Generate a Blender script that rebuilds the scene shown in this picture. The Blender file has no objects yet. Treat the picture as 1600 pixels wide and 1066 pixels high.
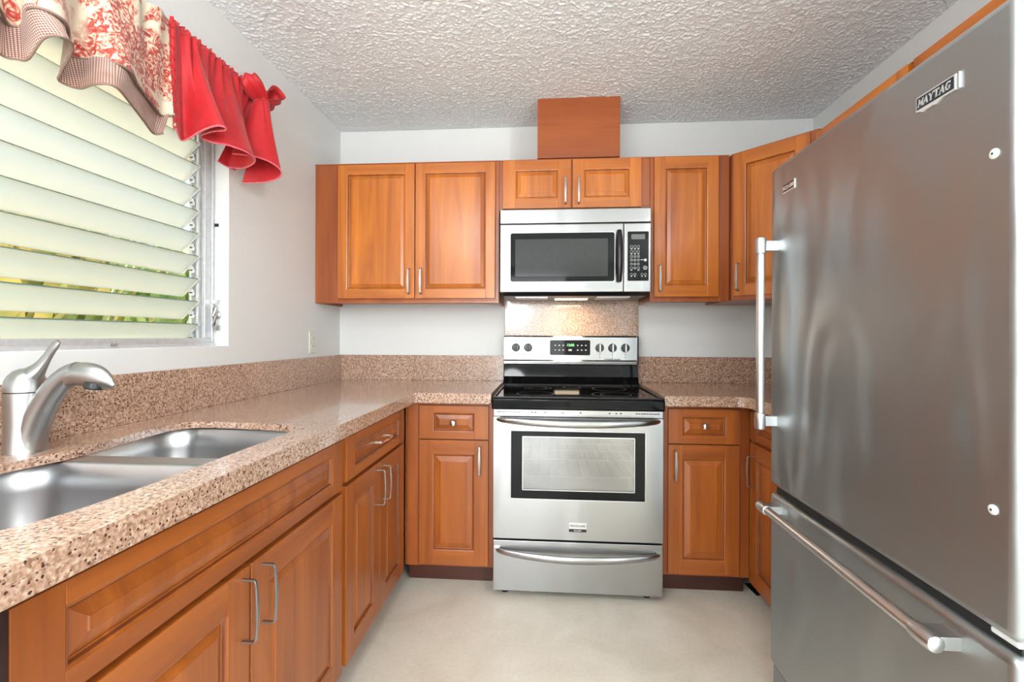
import bpy, bmesh, math, random
from mathutils import Vector, Matrix, Euler
random.seed(7)
PI = math.pi
scene = bpy.context.scene
COL = scene.collection

# ------------------------------------------------------------------ camera
cam_data = bpy.data.cameras.new('camera')
cam = bpy.data.objects.new('camera', cam_data); COL.objects.link(cam)
cam_data.sensor_fit = 'HORIZONTAL'; cam_data.sensor_width = 36
cam_data.lens = 735.0 / 1600 * 36
cam_data.shift_y = -7.4 / 1600
cam_data.clip_start = 0.02
cam.matrix_world = (Matrix.Translation((1.2637, -2.803, 1.195)) @ Matrix.Rotation(0.0728, 4, 'Z')
                    @ Matrix.Rotation(PI / 2, 4, 'X') @ Matrix.Rotation(0.0036, 4, 'Z'))
scene.camera = cam

# ------------------------------------------------------------------ colour management
scene.view_settings.view_transform = 'Standard'
scene.view_settings.look = 'None'
scene.view_settings.gamma = 1
scene.view_settings.use_curve_mapping = False
scene.view_settings.exposure = 0.36
try:
    scene.cycles.use_denoising = True
    scene.cycles.max_bounces = 10
    scene.cycles.sample_clamp_indirect = 6
except Exception:
    pass

# ------------------------------------------------------------------ world and lights
world = bpy.data.worlds.new('sky'); scene.world = world; world.use_nodes = True
wn = world.node_tree; wn.nodes.clear()
wo = wn.nodes.new('ShaderNodeOutputWorld'); wb = wn.nodes.new('ShaderNodeBackground')
sk = wn.nodes.new('ShaderNodeTexSky'); sk.sky_type = 'NISHITA'; sk.sun_disc = False
sk.sun_elevation = math.radians(50); sk.sun_rotation = math.radians(90); sk.air_density = 1.0; sk.dust_density = 2.5
wn.links.new(sk.outputs[0], wb.inputs[0]); wn.links.new(wb.outputs[0], wo.inputs[0])
wb.inputs[1].default_value = 0.50

def area(name, loc, rot, sx, sy, power, col=(1, 1, 1), shape='RECTANGLE', spread=PI):
    l = bpy.data.lights.new(name, 'AREA'); l.shape = shape; l.size = sx
    if shape in ('RECTANGLE', 'ELLIPSE'): l.size_y = sy
    l.energy = power; l.color = col; l.spread = spread
    o = bpy.data.objects.new(name, l); COL.objects.link(o)
    o.location = loc; o.rotation_euler = rot
    return o
sun = bpy.data.lights.new('sun', 'SUN'); sun.energy = 15; sun.angle = 0.03; sun.color = (1, .95, .86)
so = bpy.data.objects.new('sun', sun); COL.objects.link(so); so.rotation_euler = (0.2, -0.52, 0)
# added fill panels behind the camera, standing in for daylight from unseen rear glazing
area('rear_fill_light', (0.95, -6.3, 1.2), (PI / 2, 0, 0), 1.3, 2.1, 55, (0.93, 0.975, 1.0))
area('rear_fill_light', (3.8, -6.3, 1.2), (PI / 2, 0, 0), 1.3, 2.1, 55, (0.93, 0.975, 1.0))
def globe(name, loc, r, power, col):
    l = bpy.data.lights.new(name, 'POINT'); l.energy = power; l.color = col; l.shadow_soft_size = r
    o = bpy.data.objects.new(name, l); COL.objects.link(o); o.location = loc
# added unseen globe lights over kitchen and dining side, evening out the brightness
globe('kitchen_fill_globe', (.50, -2.62, 2.20), .20, 24, (0.97, 0.985, 1.0))
globe('dining_fill_globe', (3.3, -4.4, 2.05),   .2, 110, (0.97, 0.985, 1.0))
# added soft fill light beside the camera, lifting the ceiling and cabinet fronts
globe('camera_fill_light', (.85, -3.1, 1.5), .17, 32, (0.97, 0.985, 1.0))
area('hood_lamp', (1.40, -0.16, 1.385), (0, 0, 0), 0.16, 0.06, 1.3, (1, 0.80, 0.56))

# ------------------------------------------------------------------ node helpers
def srgb(r, g, b):
    def f(c):
        c /= 255
        return c / 12.92 if c <= .04045 else ((c + .055) / 1.055) ** 2.4
    return (f(r), f(g), f(b), 1)

def new_mat(name):
    m = bpy.data.materials.new(name); m.use_nodes = True
    nt = m.node_tree; b = nt.nodes['Principled BSDF']
    return m, nt, b

def N(nt, kind, **kw):
    n = nt.nodes.new('ShaderNode' + kind)
    for k, v in kw.items():
        if k.startswith('i_'):
            n.inputs[k[2:].replace('_', ' ')].default_value = v
        else:
            setattr(n, k, v)
    return n

def ramp(nt, fac, stops, interp='LINEAR'):
    r = nt.nodes.new('ShaderNodeValToRGB'); r.color_ramp.interpolation = interp
    els = r.color_ramp.elements
    els[0].position, els[0].color = stops[0]
    els[1].position, els[1].color = stops[-1]
    for p, c in stops[1:-1]:
        e = els.new(p); e.color = c
    nt.links.new(fac, r.inputs[0]); return r

def mix(nt, fac, a, b, mode='MIX'):
    m = nt.nodes.new('ShaderNodeMix'); m.data_type = 'RGBA'; m.blend_type = mode
    for s, v in ((m.inputs[0], fac), (m.inputs[6], a), (m.inputs[7], b)):
        if isinstance(v, (int, float, tuple)): s.default_value = v
        else: nt.links.new(v, s)
    return m.outputs[2]

def coords(nt, scale, kind='Object', rnd=False):
    tc = nt.nodes.new('ShaderNodeTexCoord'); mp = nt.nodes.new('ShaderNodeMapping')
    mp.inputs['Scale'].default_value = scale
    nt.links.new(tc.outputs[kind], mp.inputs['Vector'])
    if rnd:
        oi = nt.nodes.new('ShaderNodeObjectInfo'); mu = nt.nodes.new('ShaderNodeMath'); mu.operation = 'MULTIPLY'
        mu.inputs[1].default_value = 37.0
        nt.links.new(oi.outputs['Random'], mu.inputs[0])
        cb = nt.nodes.new('ShaderNodeCombineXYZ')
        for i in range(3): nt.links.new(mu.outputs[0], cb.inputs[i])
        nt.links.new(cb.outputs[0], mp.inputs['Location'])
    return mp.outputs[0]

def bump(nt, b, h, strength, dist):
    bp = nt.nodes.new('ShaderNodeBump'); bp.inputs['Strength'].default_value = strength
    bp.inputs['Distance'].default_value = dist
    nt.links.new(h, bp.inputs['Height']); nt.links.new(bp.outputs[0], b.inputs['Normal'])
    return bp

def plain(name, col, rough=.5, metal=0, coat=0, **kw):
    m, nt, b = new_mat(name)
    b.inputs['Base Color'].default_value = col; b.inputs['Roughness'].default_value = rough
    b.inputs['Metallic'].default_value = metal; b.inputs['Coat Weight'].default_value = coat
    # faint mottling so the surface is procedural rather than dead flat
    n = N(nt, 'TexNoise'); n.inputs['Scale'].default_value = 60
    nt.links.new(coords(nt, (1, 1, 1)), n.inputs['Vector'])
    c2 = tuple(min(1, x * 1.06) for x in col[:3]) + (1,); c1 = tuple(x * .94 for x in col[:3]) + (1,)
    r = ramp(nt, n.outputs[0], [(0.3, c1), (0.7, c2)])
    nt.links.new(r.outputs[0], b.inputs['Base Color'])
    for k, v in kw.items(): b.inputs[k.replace('_', ' ')].default_value = v
    return m

def wood(name, axis, light=(0.63, 0.200, 0.024, 1), dark=(0.37, 0.096, 0.010, 1)):
    """stained cherry; axis = grain direction 0,1,2"""
    m, nt, b = new_mat(name)
    sc = [7.0, 7.0, 7.0]; sc[axis] = 0.55
    v = coords(nt, tuple(sc), rnd=True)
    n1 = N(nt, 'TexNoise'); n1.inputs['Scale'].default_value = 1.6; n1.inputs['Detail'].default_value = 5
    n1.inputs['Distortion'].default_value = 1.1
    nt.links.new(v, n1.inputs['Vector'])
    sc2 = [95.0, 95.0, 95.0]; sc2[axis] = 3.0
    v2 = coords(nt, tuple(sc2), rnd=True)
    n2 = N(nt, 'TexNoise'); n2.inputs['Scale'].default_value = 1.5; n2.inputs['Detail'].default_value = 3
    nt.links.new(v2, n2.inputs['Vector'])
    r1 = ramp(nt, n1.outputs[0], [(0.30, dark), (0.5, tuple((a + c) / 2 for a, c in zip(light, dark))), (0.70, light)])
    r2 = ramp(nt, n2.outputs[0], [(0.3, (0.90, 0.87, 0.83, 1)), (0.62, (1.03, 1.03, 1.03, 1))])
    c = mix(nt, 0.75, r1.outputs[0], r2.outputs[0], 'MULTIPLY')
    # boards glued side by side
    sc3 = [11.0, 11.0, 11.0]; sc3[axis] = 0.0
    v3 = coords(nt, tuple(sc3), rnd=True)
    vo = N(nt, 'TexVoronoi'); vo.voronoi_dimensions = '3D'; vo.inputs['Scale'].default_value = 1.0
    nt.links.new(v3, vo.inputs['Vector'])
    hs = N(nt, 'SeparateColor'); nt.links.new(vo.outputs['Color'], hs.inputs[0])
    r3 = ramp(nt, hs.outputs[0], [(0, (0.93, 0.90, 0.88, 1)), (1, (1.05, 1.06, 1.08, 1))])
    c = mix(nt, 0.8, c, r3.outputs[0], 'MULTIPLY')
    nt.links.new(c, b.inputs['Base Color'])
    b.inputs['Roughness'].default_value = 0.36
    b.inputs['Coat Weight'].default_value = 0.25; b.inputs['Coat Roughness'].default_value = 0.2
    bump(nt, b, n2.outputs[0], 0.08, 0.002)
    return m

WV = wood('cherry_vertical', 2); WX = wood('cherry_horizontal', 0); WY = wood('cherry_depth', 1)
WC = wood('cherry_carcass_vertical', 2, (0.40, 0.108, 0.022, 1), (0.26, 0.060, 0.012, 1))
WCX = wood('cherry_carcass_horizontal', 0, (0.36, 0.092, 0.020, 1), (0.27, 0.062, 0.013, 1))
WBV = wood('shaded_cherry_vertical', 2, (0.41, 0.115, 0.015, 1), (0.24, 0.058, 0.008, 1))  # same stain as the upper doors; weaker light down here darkened into the colour
WBX = wood('shaded_cherry_horizontal', 0, (0.41, 0.115, 0.015, 1), (0.24, 0.058, 0.008, 1))
GLAZE = wood('dark_glaze_line', 2, (0.20, 0.050, 0.012, 1), (0.12, 0.028, 0.007, 1))
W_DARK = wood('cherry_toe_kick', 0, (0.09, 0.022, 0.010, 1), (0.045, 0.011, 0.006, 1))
W_BLACK = wood('near_black_wood', 2, (0.020, 0.004, 0.003, 1), (0.010, 0.002, 0.002, 1))

def granite(name):
    m, nt, b = new_mat(name)
    v = coords(nt, (1, 1, 1))
    n0 = N(nt, 'TexNoise'); n0.inputs['Scale'].default_value = 130; n0.inputs['Detail'].default_value = 3
    n1 = N(nt, 'TexNoise'); n1.inputs['Scale'].default_value = 235; n1.inputs['Detail'].default_value = 1.5
    vo = N(nt, 'TexVoronoi'); vo.inputs['Scale'].default_value = 260
    n3 = N(nt, 'TexNoise'); n3.inputs['Scale'].default_value = 4
    for n in (n0, n1, vo, n3): nt.links.new(v, n.inputs['Vector'])
    base = ramp(nt, n0.outputs[0], [(0.34, srgb(140, 106, 86)), (0.5, srgb(176, 142, 120)), (0.66, srgb(198, 171, 152))])
    v1 = N(nt, 'TexVoronoi'); v1.inputs['Scale'].default_value = 150; nt.links.new(v, v1.inputs['Vector'])
    d1 = N(nt, 'Math', operation='MULTIPLY_ADD'); d1.inputs[1].default_value = .55; nt.links.new(n1.outputs[0], d1.inputs[0]); nt.links.new(v1.outputs['Distance'], d1.inputs[2])
    s1 = ramp(nt, d1.outputs[0], [(0.57, (1, 1, 1, 1)), (0.63, (0, 0, 0, 1))])
    h1 = N(nt, 'SeparateColor'); nt.links.new(v1.outputs['Color'], h1.inputs[0])
    k1 = ramp(nt, h1.outputs[1], [(0.44, (0, 0, 0, 1)), (0.50, (1, 1, 1, 1))])
    sp = N(nt, 'Math', operation='MULTIPLY'); nt.links.new(s1.outputs[0], sp.inputs[0]); nt.links.new(k1.outputs[0], sp.inputs[1])
    c = mix(nt, sp.outputs[0], base.outputs[0], srgb(80, 54, 44))
    hs = N(nt, 'SeparateColor'); nt.links.new(vo.outputs['Color'], hs.inputs[0])
    lt = ramp(nt, hs.outputs[0], [(0.86, (0, 0, 0, 1)), (0.9, (1, 1, 1, 1))])
    c = mix(nt, mul(nt, lt.outputs[0], .45), c, srgb(226, 206, 186))
    big = ramp(nt, n3.outputs[0], [(0.3, (.95, .93, .92, 1)), (0.7, (1.04, 1.04, 1.04, 1))])
    c = mix(nt, 1.0, c, big.outputs[0], 'MULTIPLY')
    nt.links.new(c, b.inputs['Base Color'])
    b.inputs['Roughness'].default_value = 0.16
    b.inputs['Coat Weight'].default_value = 0.4; b.inputs['Coat Roughness'].default_value = 0.06
    return m

def mul(nt, a, k):
    n = N(nt, 'Math', operation='MULTIPLY'); n.inputs[1].default_value = k
    nt.links.new(a, n.inputs[0]); return n.outputs[0]

GRANITE = granite('speckled_granite')

def steel(name, col=(0.40, 0.40, 0.397, 1), rough=0.22, aniso=0.75, wav=0.0, horiz=True, rot=0.25, fine=0.12):
    m, nt, b = new_mat(name)
    b.inputs['Metallic'].default_value = 1
    b.inputs['Base Color'].default_value = col
    b.inputs['Anisotropic'].default_value = aniso; b.inputs['Anisotropic Rotation'].default_value = rot
    tg = N(nt, 'Tangent', direction_type='RADIAL', axis='Z')
    nt.links.new(tg.outputs[0], b.inputs['Tangent'])
    v = coords(nt, (1.5, 1.5, 900) if horiz else (900, 900, 4))
    n = N(nt, 'TexNoise'); n.inputs['Scale'].default_value = 1.0; n.inputs['Detail'].default_value = 2
    nt.links.new(v, n.inputs['Vector'])
    r = ramp(nt, n.outputs[0], [(0.2, (rough * (1 - fine),) * 3 + (1,)), (0.8, (rough * (1 + fine),) * 3 + (1,))])
    nt.links.new(r.outputs[0], b.inputs['Roughness'])
    if wav:
        v2 = coords(nt, (3.2, 3.2, 1.3))
        n2 = N(nt, 'TexNoise'); n2.inputs['Scale'].default_value = 1.4; n2.inputs['Detail'].default_value = 1.0
        n2.inputs['Distortion'].default_value = 0.8
        nt.links.new(v2, n2.inputs['Vector'])
        bump(nt, b, n2.outputs[0], 1.0, wav)
    return m

STEEL = steel('brushed_steel', wav=0.004)
FRIDGE_STEEL = steel('fridge_steel', (0.42, 0.45, 0.46, 1), 0.40, 0.5, wav=0.02, rot=0.25, fine=0.08)
SINK_STEEL = steel('sink_steel', (0.50, 0.505, 0.51, 1), 0.32, 0.0, fine=0)
NICKEL = steel('brushed_nickel', (0.40, 0.40, 0.395, 1), 0.36, 0.0, fine=0)
EDGE_GLASS = plain('glass_edge', (0.10, 0.17, 0.13, 1), 0.2)
SATIN = steel('satin_aluminium', (0.60, 0.61, 0.61, 1), 0.33, 0.0, fine=0)
CHROME = plain('polished_chrome', (0.85, 0.84, 0.82, 1), 0.08, 1)
BLACK_GLASS = plain('black_glass', (0.004, 0.004, 0.0045, 1), 0.05, 0, 0, Specular_IOR_Level=0.2)
BLACK = plain('black_plastic', (0.012, 0.012, 0.013, 1), 0.28)
BLACK_MATT = plain('black_rubber', (0.01, 0.01, 0.01, 1), 0.7)
GREY_BODY = plain('grey_painted_steel', (0.20, 0.20, 0.20, 1), 0.45)
GREY_TEXT = plain('grey_print', (0.35, 0.35, 0.36, 1), 0.5)
WHITE_PRINT = plain('white_print', (0.75, 0.76, 0.78, 1), 0.5)
DARK_PRINT = plain('dark_print', (0.05, 0.05, 0.055, 1), 0.5)
NAVY = plain('badge_dark_blue', (0.010, 0.014, 0.022, 1), 0.3)
BADGE = plain('badge_silver', (0.74, 0.74, 0.72, 1), 0.28, 0.6)
IVORY = plain('ivory_plastic', srgb(214, 215, 200), 0.4)
PALE_PLASTIC = plain('pale_plastic', srgb(205, 208, 205), 0.4)
SCREEN_GREY = plain('display_grey', (0.12, 0.125, 0.12, 1), 0.2)
MW_PANE = plain('microwave_pane', (0.04, 0.041, 0.041, 1), 0.10, 0, 0, Specular_IOR_Level=0.35)
ENAMEL = plain('oven_enamel', (0.22, 0.22, 0.225, 1), 0.3)
FRAME_ALU = plain('window_aluminium', (0.60, 0.61, 0.62, 1), 0.42, 0.5)
EAVE = plain('eave_paint', srgb(238, 226, 208), 0.8)
PIPING = plain('checked_piping', srgb(128, 104, 94), 0.8)

def glow(name, col, s):
    m, nt, b = new_mat(name)
    b.inputs['Emission Color'].default_value = col; b.inputs['Emission Strength'].default_value = s
    b.inputs['Base Color'].default_value = (0, 0, 0, 1)
    return m
GREEN_LED = glow('green_digits', (0.35, 1.0, 0.35, 1), 1.6)
HOOD_LENS = glow('hood_lens', (1, 0.8, 0.55, 1), 2.0)

def wall_mat(name, col):
    m, nt, b = new_mat(name)
    n = N(nt, 'TexNoise'); n.inputs['Scale'].default_value = 70; n.inputs['Detail'].default_value = 3
    nt.links.new(coords(nt, (1, 1, 1)), n.inputs['Vector'])
    b.inputs['Base Color'].default_value = col; b.inputs['Roughness'].default_value = 0.62
    bump(nt, b, n.outputs[0], 0.22, 0.004)
    return m
WALL = wall_mat('wall_paint', (0.715, 0.73, 0.72, 1))
REVEAL = wall_mat('reveal_paint', (0.82, 0.82, 0.83, 1))

def ceiling_mat():
    m, nt, b = new_mat('popcorn_ceiling')
    v = coords(nt, (1, 1, 1))
    n = N(nt, 'TexNoise'); n.inputs['Scale'].default_value = 105; n.inputs['Detail'].default_value = 2.5
    n.inputs['Distortion'].default_value = 0.5
    nt.links.new(v, n.inputs['Vector'])
    vo = N(nt, 'TexVoronoi'); vo.feature = 'SMOOTH_F1'; vo.inputs['Scale'].default_value = 120
    nt.links.new(v, vo.inputs['Vector'])
    r = ramp(nt, n.outputs[0], [(0.42, (0, 0, 0, 1)), (0.62, (1, 1, 1, 1))])
    s = N(nt, 'Math', operation='SUBTRACT'); nt.links.new(r.outputs[0], s.inputs[0]); nt.links.new(vo.outputs['Distance'], s.inputs[1])
    b.inputs['Base Color'].default_value = (0.80, 0.84, 0.865, 1); b.inputs['Roughness'].default_value = 0.9
    bump(nt, b, s.outputs[0], 0.25, 0.003)
    return m
CEIL = ceiling_mat()

def floor_mat():
    m, nt, b = new_mat('vinyl_floor')
    v = coords(nt, (1, 1, 1))
    n = N(nt, 'TexNoise'); n.inputs['Scale'].default_value = 5.5; n.inputs['Detail'].default_value = 6; n.inputs['Distortion'].default_value = .6
    n2 = N(nt, 'TexNoise'); n2.inputs['Scale'].default_value = 70; n2.inputs['Detail'].default_value = 3
    nt.links.new(v, n.inputs['Vector']); nt.links.new(v, n2.inputs['Vector'])
    r = ramp(nt, n.outputs[0], [(0.32, srgb(214, 205, 188)), (0.5, srgb(221, 213, 197)), (0.7, srgb(227, 220, 206))])
    r2 = ramp(nt, n2.outputs[0], [(0.3, (0.93, 0.92, 0.90, 1)), (0.6, (1.02, 1.02, 1.02, 1))])
    nt.links.new(mix(nt, 0.7, r.outputs[0], r2.outputs[0], 'MULTIPLY'), b.inputs['Base Color'])
    b.inputs['Roughness'].default_value = 0.38
    return m
FLOOR = floor_mat()

def frosted():
    m, nt, b = new_mat('obscure_glass')
    b.inputs['Base Color'].default_value = (0.96, 0.975, 0.94, 1)
    b.inputs['Roughness'].default_value = 0.42; b.inputs['IOR'].default_value = 1.35
    b.inputs['Transmission Weight'].default_value = 1.0
    n = N(nt, 'TexNoise'); n.inputs['Scale'].default_value = 420; n.inputs['Detail'].default_value = 1
    nt.links.new(coords(nt, (1, 1, 1)), n.inputs['Vector'])
    bump(nt, b, n.outputs[0], 0.35, 0.002)
    tr = N(nt, 'BsdfTranslucent'); tr.inputs[0].default_value = (0.96, 0.955, 0.91, 1)
    df = N(nt, 'BsdfDiffuse'); df.inputs[0].default_value = (0.72, 0.78, 0.74, 1)
    ms0 = N(nt, 'MixShader'); ms0.inputs[0].default_value = 0.12
    nt.links.new(tr.outputs[0], ms0.inputs[1]); nt.links.new(df.outputs[0], ms0.inputs[2])
    ms = N(nt, 'MixShader'); ms.inputs[0].default_value = 0.68
    nt.links.new(b.outputs[0], ms.inputs[1]); nt.links.new(ms0.outputs[0], ms.inputs[2])
    nt.links.new(ms.outputs[0], nt.nodes['Material Output'].inputs[0])
    return m
FROST = frosted()

def oven_glass():
    m, nt, b = new_mat('oven_glass')
    tr = N(nt, 'BsdfTransparent'); tr.inputs[0].default_value = (0.55, 0.55, 0.55, 1)
    gl = N(nt, 'BsdfGlossy'); gl.inputs[0].default_value = (0.9, 0.9, 0.9, 1); gl.inputs['Roughness'].default_value = 0.10
    n = N(nt, 'TexNoise'); n.inputs['Scale'].default_value = 8
    nt.links.new(coords(nt, (1, 1, 1)), n.inputs['Vector'])
    r = ramp(nt, n.outputs[0], [(0.3, (0.20,) * 3 + (1,)), (0.7, (0.28,) * 3 + (1,))])
    ms = N(nt, 'MixShader'); nt.links.new(r.outputs[0], ms.inputs[0])
    nt.links.new(tr.outputs[0], ms.inputs[1]); nt.links.new(gl.outputs[0], ms.inputs[2])
    nt.links.new(ms.outputs[0], nt.nodes['Material Output'].inputs[0])
    return m
OVEN_GLASS = oven_glass()

def cloth(name, build):
    m, nt, b = new_mat(name)
    b.inputs['Roughness'].default_value = 0.8; b.inputs['Sheen Weight'].default_value = 0.15
    c = build(nt)
    if isinstance(c, tuple): b.inputs['Base Color'].default_value = c
    else: nt.links.new(c, b.inputs['Base Color'])
    return m, nt, b
def _red(nt):
    n = N(nt, 'TexNoise'); n.inputs['Scale'].default_value = 30; nt.links.new(coords(nt, (1, 1, 1)), n.inputs['Vector'])
    return ramp(nt, n.outputs[0], [(0.3, srgb(166, 6, 18)), (0.7, srgb(184, 12, 24))]).outputs[0]
RED, _n, _b = cloth('red_cotton', _red); _b.inputs['Roughness'].default_value = 0.6
def _pink(nt):
    n = N(nt, 'TexNoise'); n.inputs['Scale'].default_value = 300; nt.links.new(coords(nt, (1, 1, 1)), n.inputs['Vector'])
    return ramp(nt, n.outputs[0], [(0.35, srgb(205, 60, 80)), (0.65, srgb(226, 120, 135))]).outputs[0]
PINK, _n, _b = cloth('pink_hem_stitching', _pink)
def _toile(nt):
    uv = coords(nt, (1, 1, 1), 'UV')
    n = N(nt, 'TexNoise'); n.inputs['Scale'].default_value = 8; n.inputs['Detail'].default_value = 2; n.inputs['Distortion'].default_value = 1.2
    n2 = N(nt, 'TexNoise'); n2.inputs['Scale'].default_value = 42; n2.inputs['Detail'].default_value = 4; n2.inputs['Distortion'].default_value = 2.2
    nt.links.new(uv, n.inputs['Vector']); nt.links.new(uv, n2.inputs['Vector'])
    a = ramp(nt, n.outputs[0], [(0.41, (0, 0, 0, 1)), (0.48, (1, 1, 1, 1))])
    d = ramp(nt, n2.outputs[0], [(0.41, (0, 0, 0, 1)), (0.50, (1, 1, 1, 1))])
    e = N(nt, 'Math', operation='MULTIPLY'); nt.links.new(a.outputs[0], e.inputs[0]); nt.links.new(d.outputs[0], e.inputs[1])
    d2 = ramp(nt, n2.outputs[0], [(0.5, srgb(186, 84, 64)), (0.62, srgb(146, 38, 34))])
    return mix(nt, e.outputs[0], srgb(206, 196, 172), d2.outputs[0])
TOILE, _n, _b = cloth('toile_print_cotton', _toile)
def _gingham(nt):
    uv = coords(nt, (1, 1, 1), 'UV')
    sx = N(nt, 'SeparateXYZ'); nt.links.new(uv, sx.inputs[0])
    outs = []
    for i in range(2):
        f = N(nt, 'Math', operation='MULTIPLY'); f.inputs[1].default_value = 1 / 0.006; nt.links.new(sx.outputs[i], f.inputs[0])
        fr = N(nt, 'Math', operation='FRACT'); nt.links.new(f.outputs[0], fr.inputs[0])
        g = N(nt, 'Math', operation='GREATER_THAN'); g.inputs[1].default_value = 0.5; nt.links.new(fr.outputs[0], g.inputs[0])
        outs.append(g.outputs[0])
    a = N(nt, 'Math', operation='ADD'); nt.links.new(outs[0], a.inputs[0]); nt.links.new(outs[1], a.inputs[1])
    h = mul(nt, a.outputs[0], 0.5)
    r = ramp(nt, h, [(0.0, srgb(206, 194, 176)), (0.5, srgb(160, 118, 106)), (1.0, srgb(92, 42, 42))])
    n = N(nt, 'TexNoise'); n.inputs['Scale'].default_value = 7; nt.links.new(uv, n.inputs['Vector'])
    st = ramp(nt, n.outputs[0], [(0.52, (0, 0, 0, 1)), (0.66, (.55, .55, .55, 1))])
    return mix(nt, st.outputs[0], r.outputs[0], srgb(205, 150, 95), 'MULTIPLY')
GINGHAM, _n, _b = cloth('gingham_cotton', _gingham)

def leafm(name, c1, c2):
    m, nt, b = new_mat(name)
    n = N(nt, 'TexNoise'); n.inputs['Scale'].default_value = 6; nt.links.new(coords(nt, (1, 1, 1)), n.inputs['Vector'])
    nt.links.new(ramp(nt, n.outputs[0], [(0.35, c1), (0.65, c2)]).outputs[0], b.inputs['Base Color'])
    b.inputs['Roughness'].default_value = 0.5
    return m
LEAF = leafm('leaf_green', srgb(100, 140, 70), srgb(190, 205, 130))
LEAF2 = leafm('leaf_yellow_green', srgb(160, 175, 100), srgb(240, 215, 130))
LAWN = leafm('sandy_yard', srgb(205, 196, 165), srgb(228, 220, 196))
BARK = leafm('bark', srgb(90, 70, 50), srgb(130, 105, 80))

# ------------------------------------------------------------------ mesh builder
class MB:
    def __init__(s): s.v = []; s.f = []; s.m = []; s.uv = None
    def add(s, vs, fs, mi=0, M=None):
        o = len(s.v)
        for p in vs:
            p = Vector(p)
            s.v.append(M @ p if M else p)
        for f in fs:
            s.f.append([o + i for i in f]); s.m.append(mi)
    def box(s, a, b, mi=0, M=None):
        x0, y0, z0 = (min(a[i], b[i]) for i in range(3)); x1, y1, z1 = (max(a[i], b[i]) for i in range(3))
        s.add([(x0, y0, z0), (x1, y0, z0), (x1, y1, z0), (x0, y1, z0), (x0, y0, z1), (x1, y0, z1), (x1, y1, z1), (x0, y1, z1)],
              [(0, 3, 2, 1), (4, 5, 6, 7), (0, 1, 5, 4), (1, 2, 6, 5), (2, 3, 7, 6), (3, 0, 4, 7)], mi, M); return s
    def prism(s, pts, z0, z1, mi=0, M=None):
        n = len(pts)
        if sum(pts[i][0] * pts[(i + 1) % n][1] - pts[(i + 1) % n][0] * pts[i][1] for i in range(n)) < 0: pts = pts[::-1]
        s.add([(x, y, z0) for x, y in pts] + [(x, y, z1) for x, y in pts],
              [tuple(range(n - 1, -1, -1)), tuple(range(n, 2 * n))] + [(i, (i + 1) % n, n + (i + 1) % n, n + i) for i in range(n)], mi, M); return s
    def rings(s, rings, mi=0, cap=True, M=None, closed=True):
        n = len(rings[0]); vs = [p for r in rings for p in r]; fs = []
        for j in range(len(rings) - 1):
            for i in range(n if closed else n - 1):
                a = j * n + i; b = j * n + (i + 1) % n
                fs.append((a, b, b + n, a + n))
        if cap: fs += [tuple(range(n - 1, -1, -1)), tuple((len(rings) - 1) * n + i for i in range(n))]
        s.add(vs, fs, mi, M); return s
    def tube(s, pts, r, n=12, mi=0, flat=1.0, up=(0, 0, 1), cap=True, M=None):
        pts = [Vector(p) for p in pts]; rs = r if isinstance(r, (list, tuple)) else [r] * len(pts)
        fl = flat if isinstance(flat, (list, tuple)) else [flat] * len(pts)
        rings = []
        upv = Vector(up)
        for i, p in enumerate(pts):
            t = (pts[min(i + 1, len(pts) - 1)] - pts[max(i - 1, 0)]).normalized()
            a = t.cross(upv)
            if a.length < 1e-3: a = t.cross(Vector((1, 0, 0)))
            a.normalize(); b = a.cross(t).normalized()
            rings.append([p + a * rs[i] * math.cos(2 * PI * k / n) + b * rs[i] * fl[i] * math.sin(2 * PI * k / n) for k in range(n)])
        return s.rings(rings, mi, cap, M)
    def cyl(s, c, r, h, axis='Z', n=24, mi=0, r2=None, M=None):
        c = Vector(c); ax = {'X': Vector((1, 0, 0)), 'Y': Vector((0, 1, 0)), 'Z': Vector((0, 0, 1))}[axis]
        r2 = r if r2 is None else r2
        u = Vector((0, 1, 0)) if axis == 'X' else (Vector((0, 0, 1)) if axis == 'Y' else Vector((1, 0, 0)))
        w = ax.cross(u)
        R = [[c + ax * d + (u * math.cos(2 * PI * k / n) + w * math.sin(2 * PI * k / n)) * rr for k in range(n)] for d, rr in ((0, r), (h, r2))]
        return s.rings(R, mi, True, M)
    def lathe(s, c, prof, axis='Z', n=32, mi=0, M=None, squash=(1, 1)):
        c = Vector(c); ax = {'X': Vector((1, 0, 0)), 'Y': Vector((0, 1, 0)), 'Z': Vector((0, 0, 1))}[axis]
        u = Vector((0, 1, 0)) if axis == 'X' else (Vector((0, 0, 1)) if axis == 'Y' else Vector((1, 0, 0)))
        w = ax.cross(u)
        R = [[c + ax * d + (u * squash[0] * math.cos(2 * PI * k / n) + w * squash[1] * math.sin(2 * PI * k / n)) * rr for k in range(n)] for rr, d in prof]
        return s.rings(R, mi, True, M)

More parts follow.
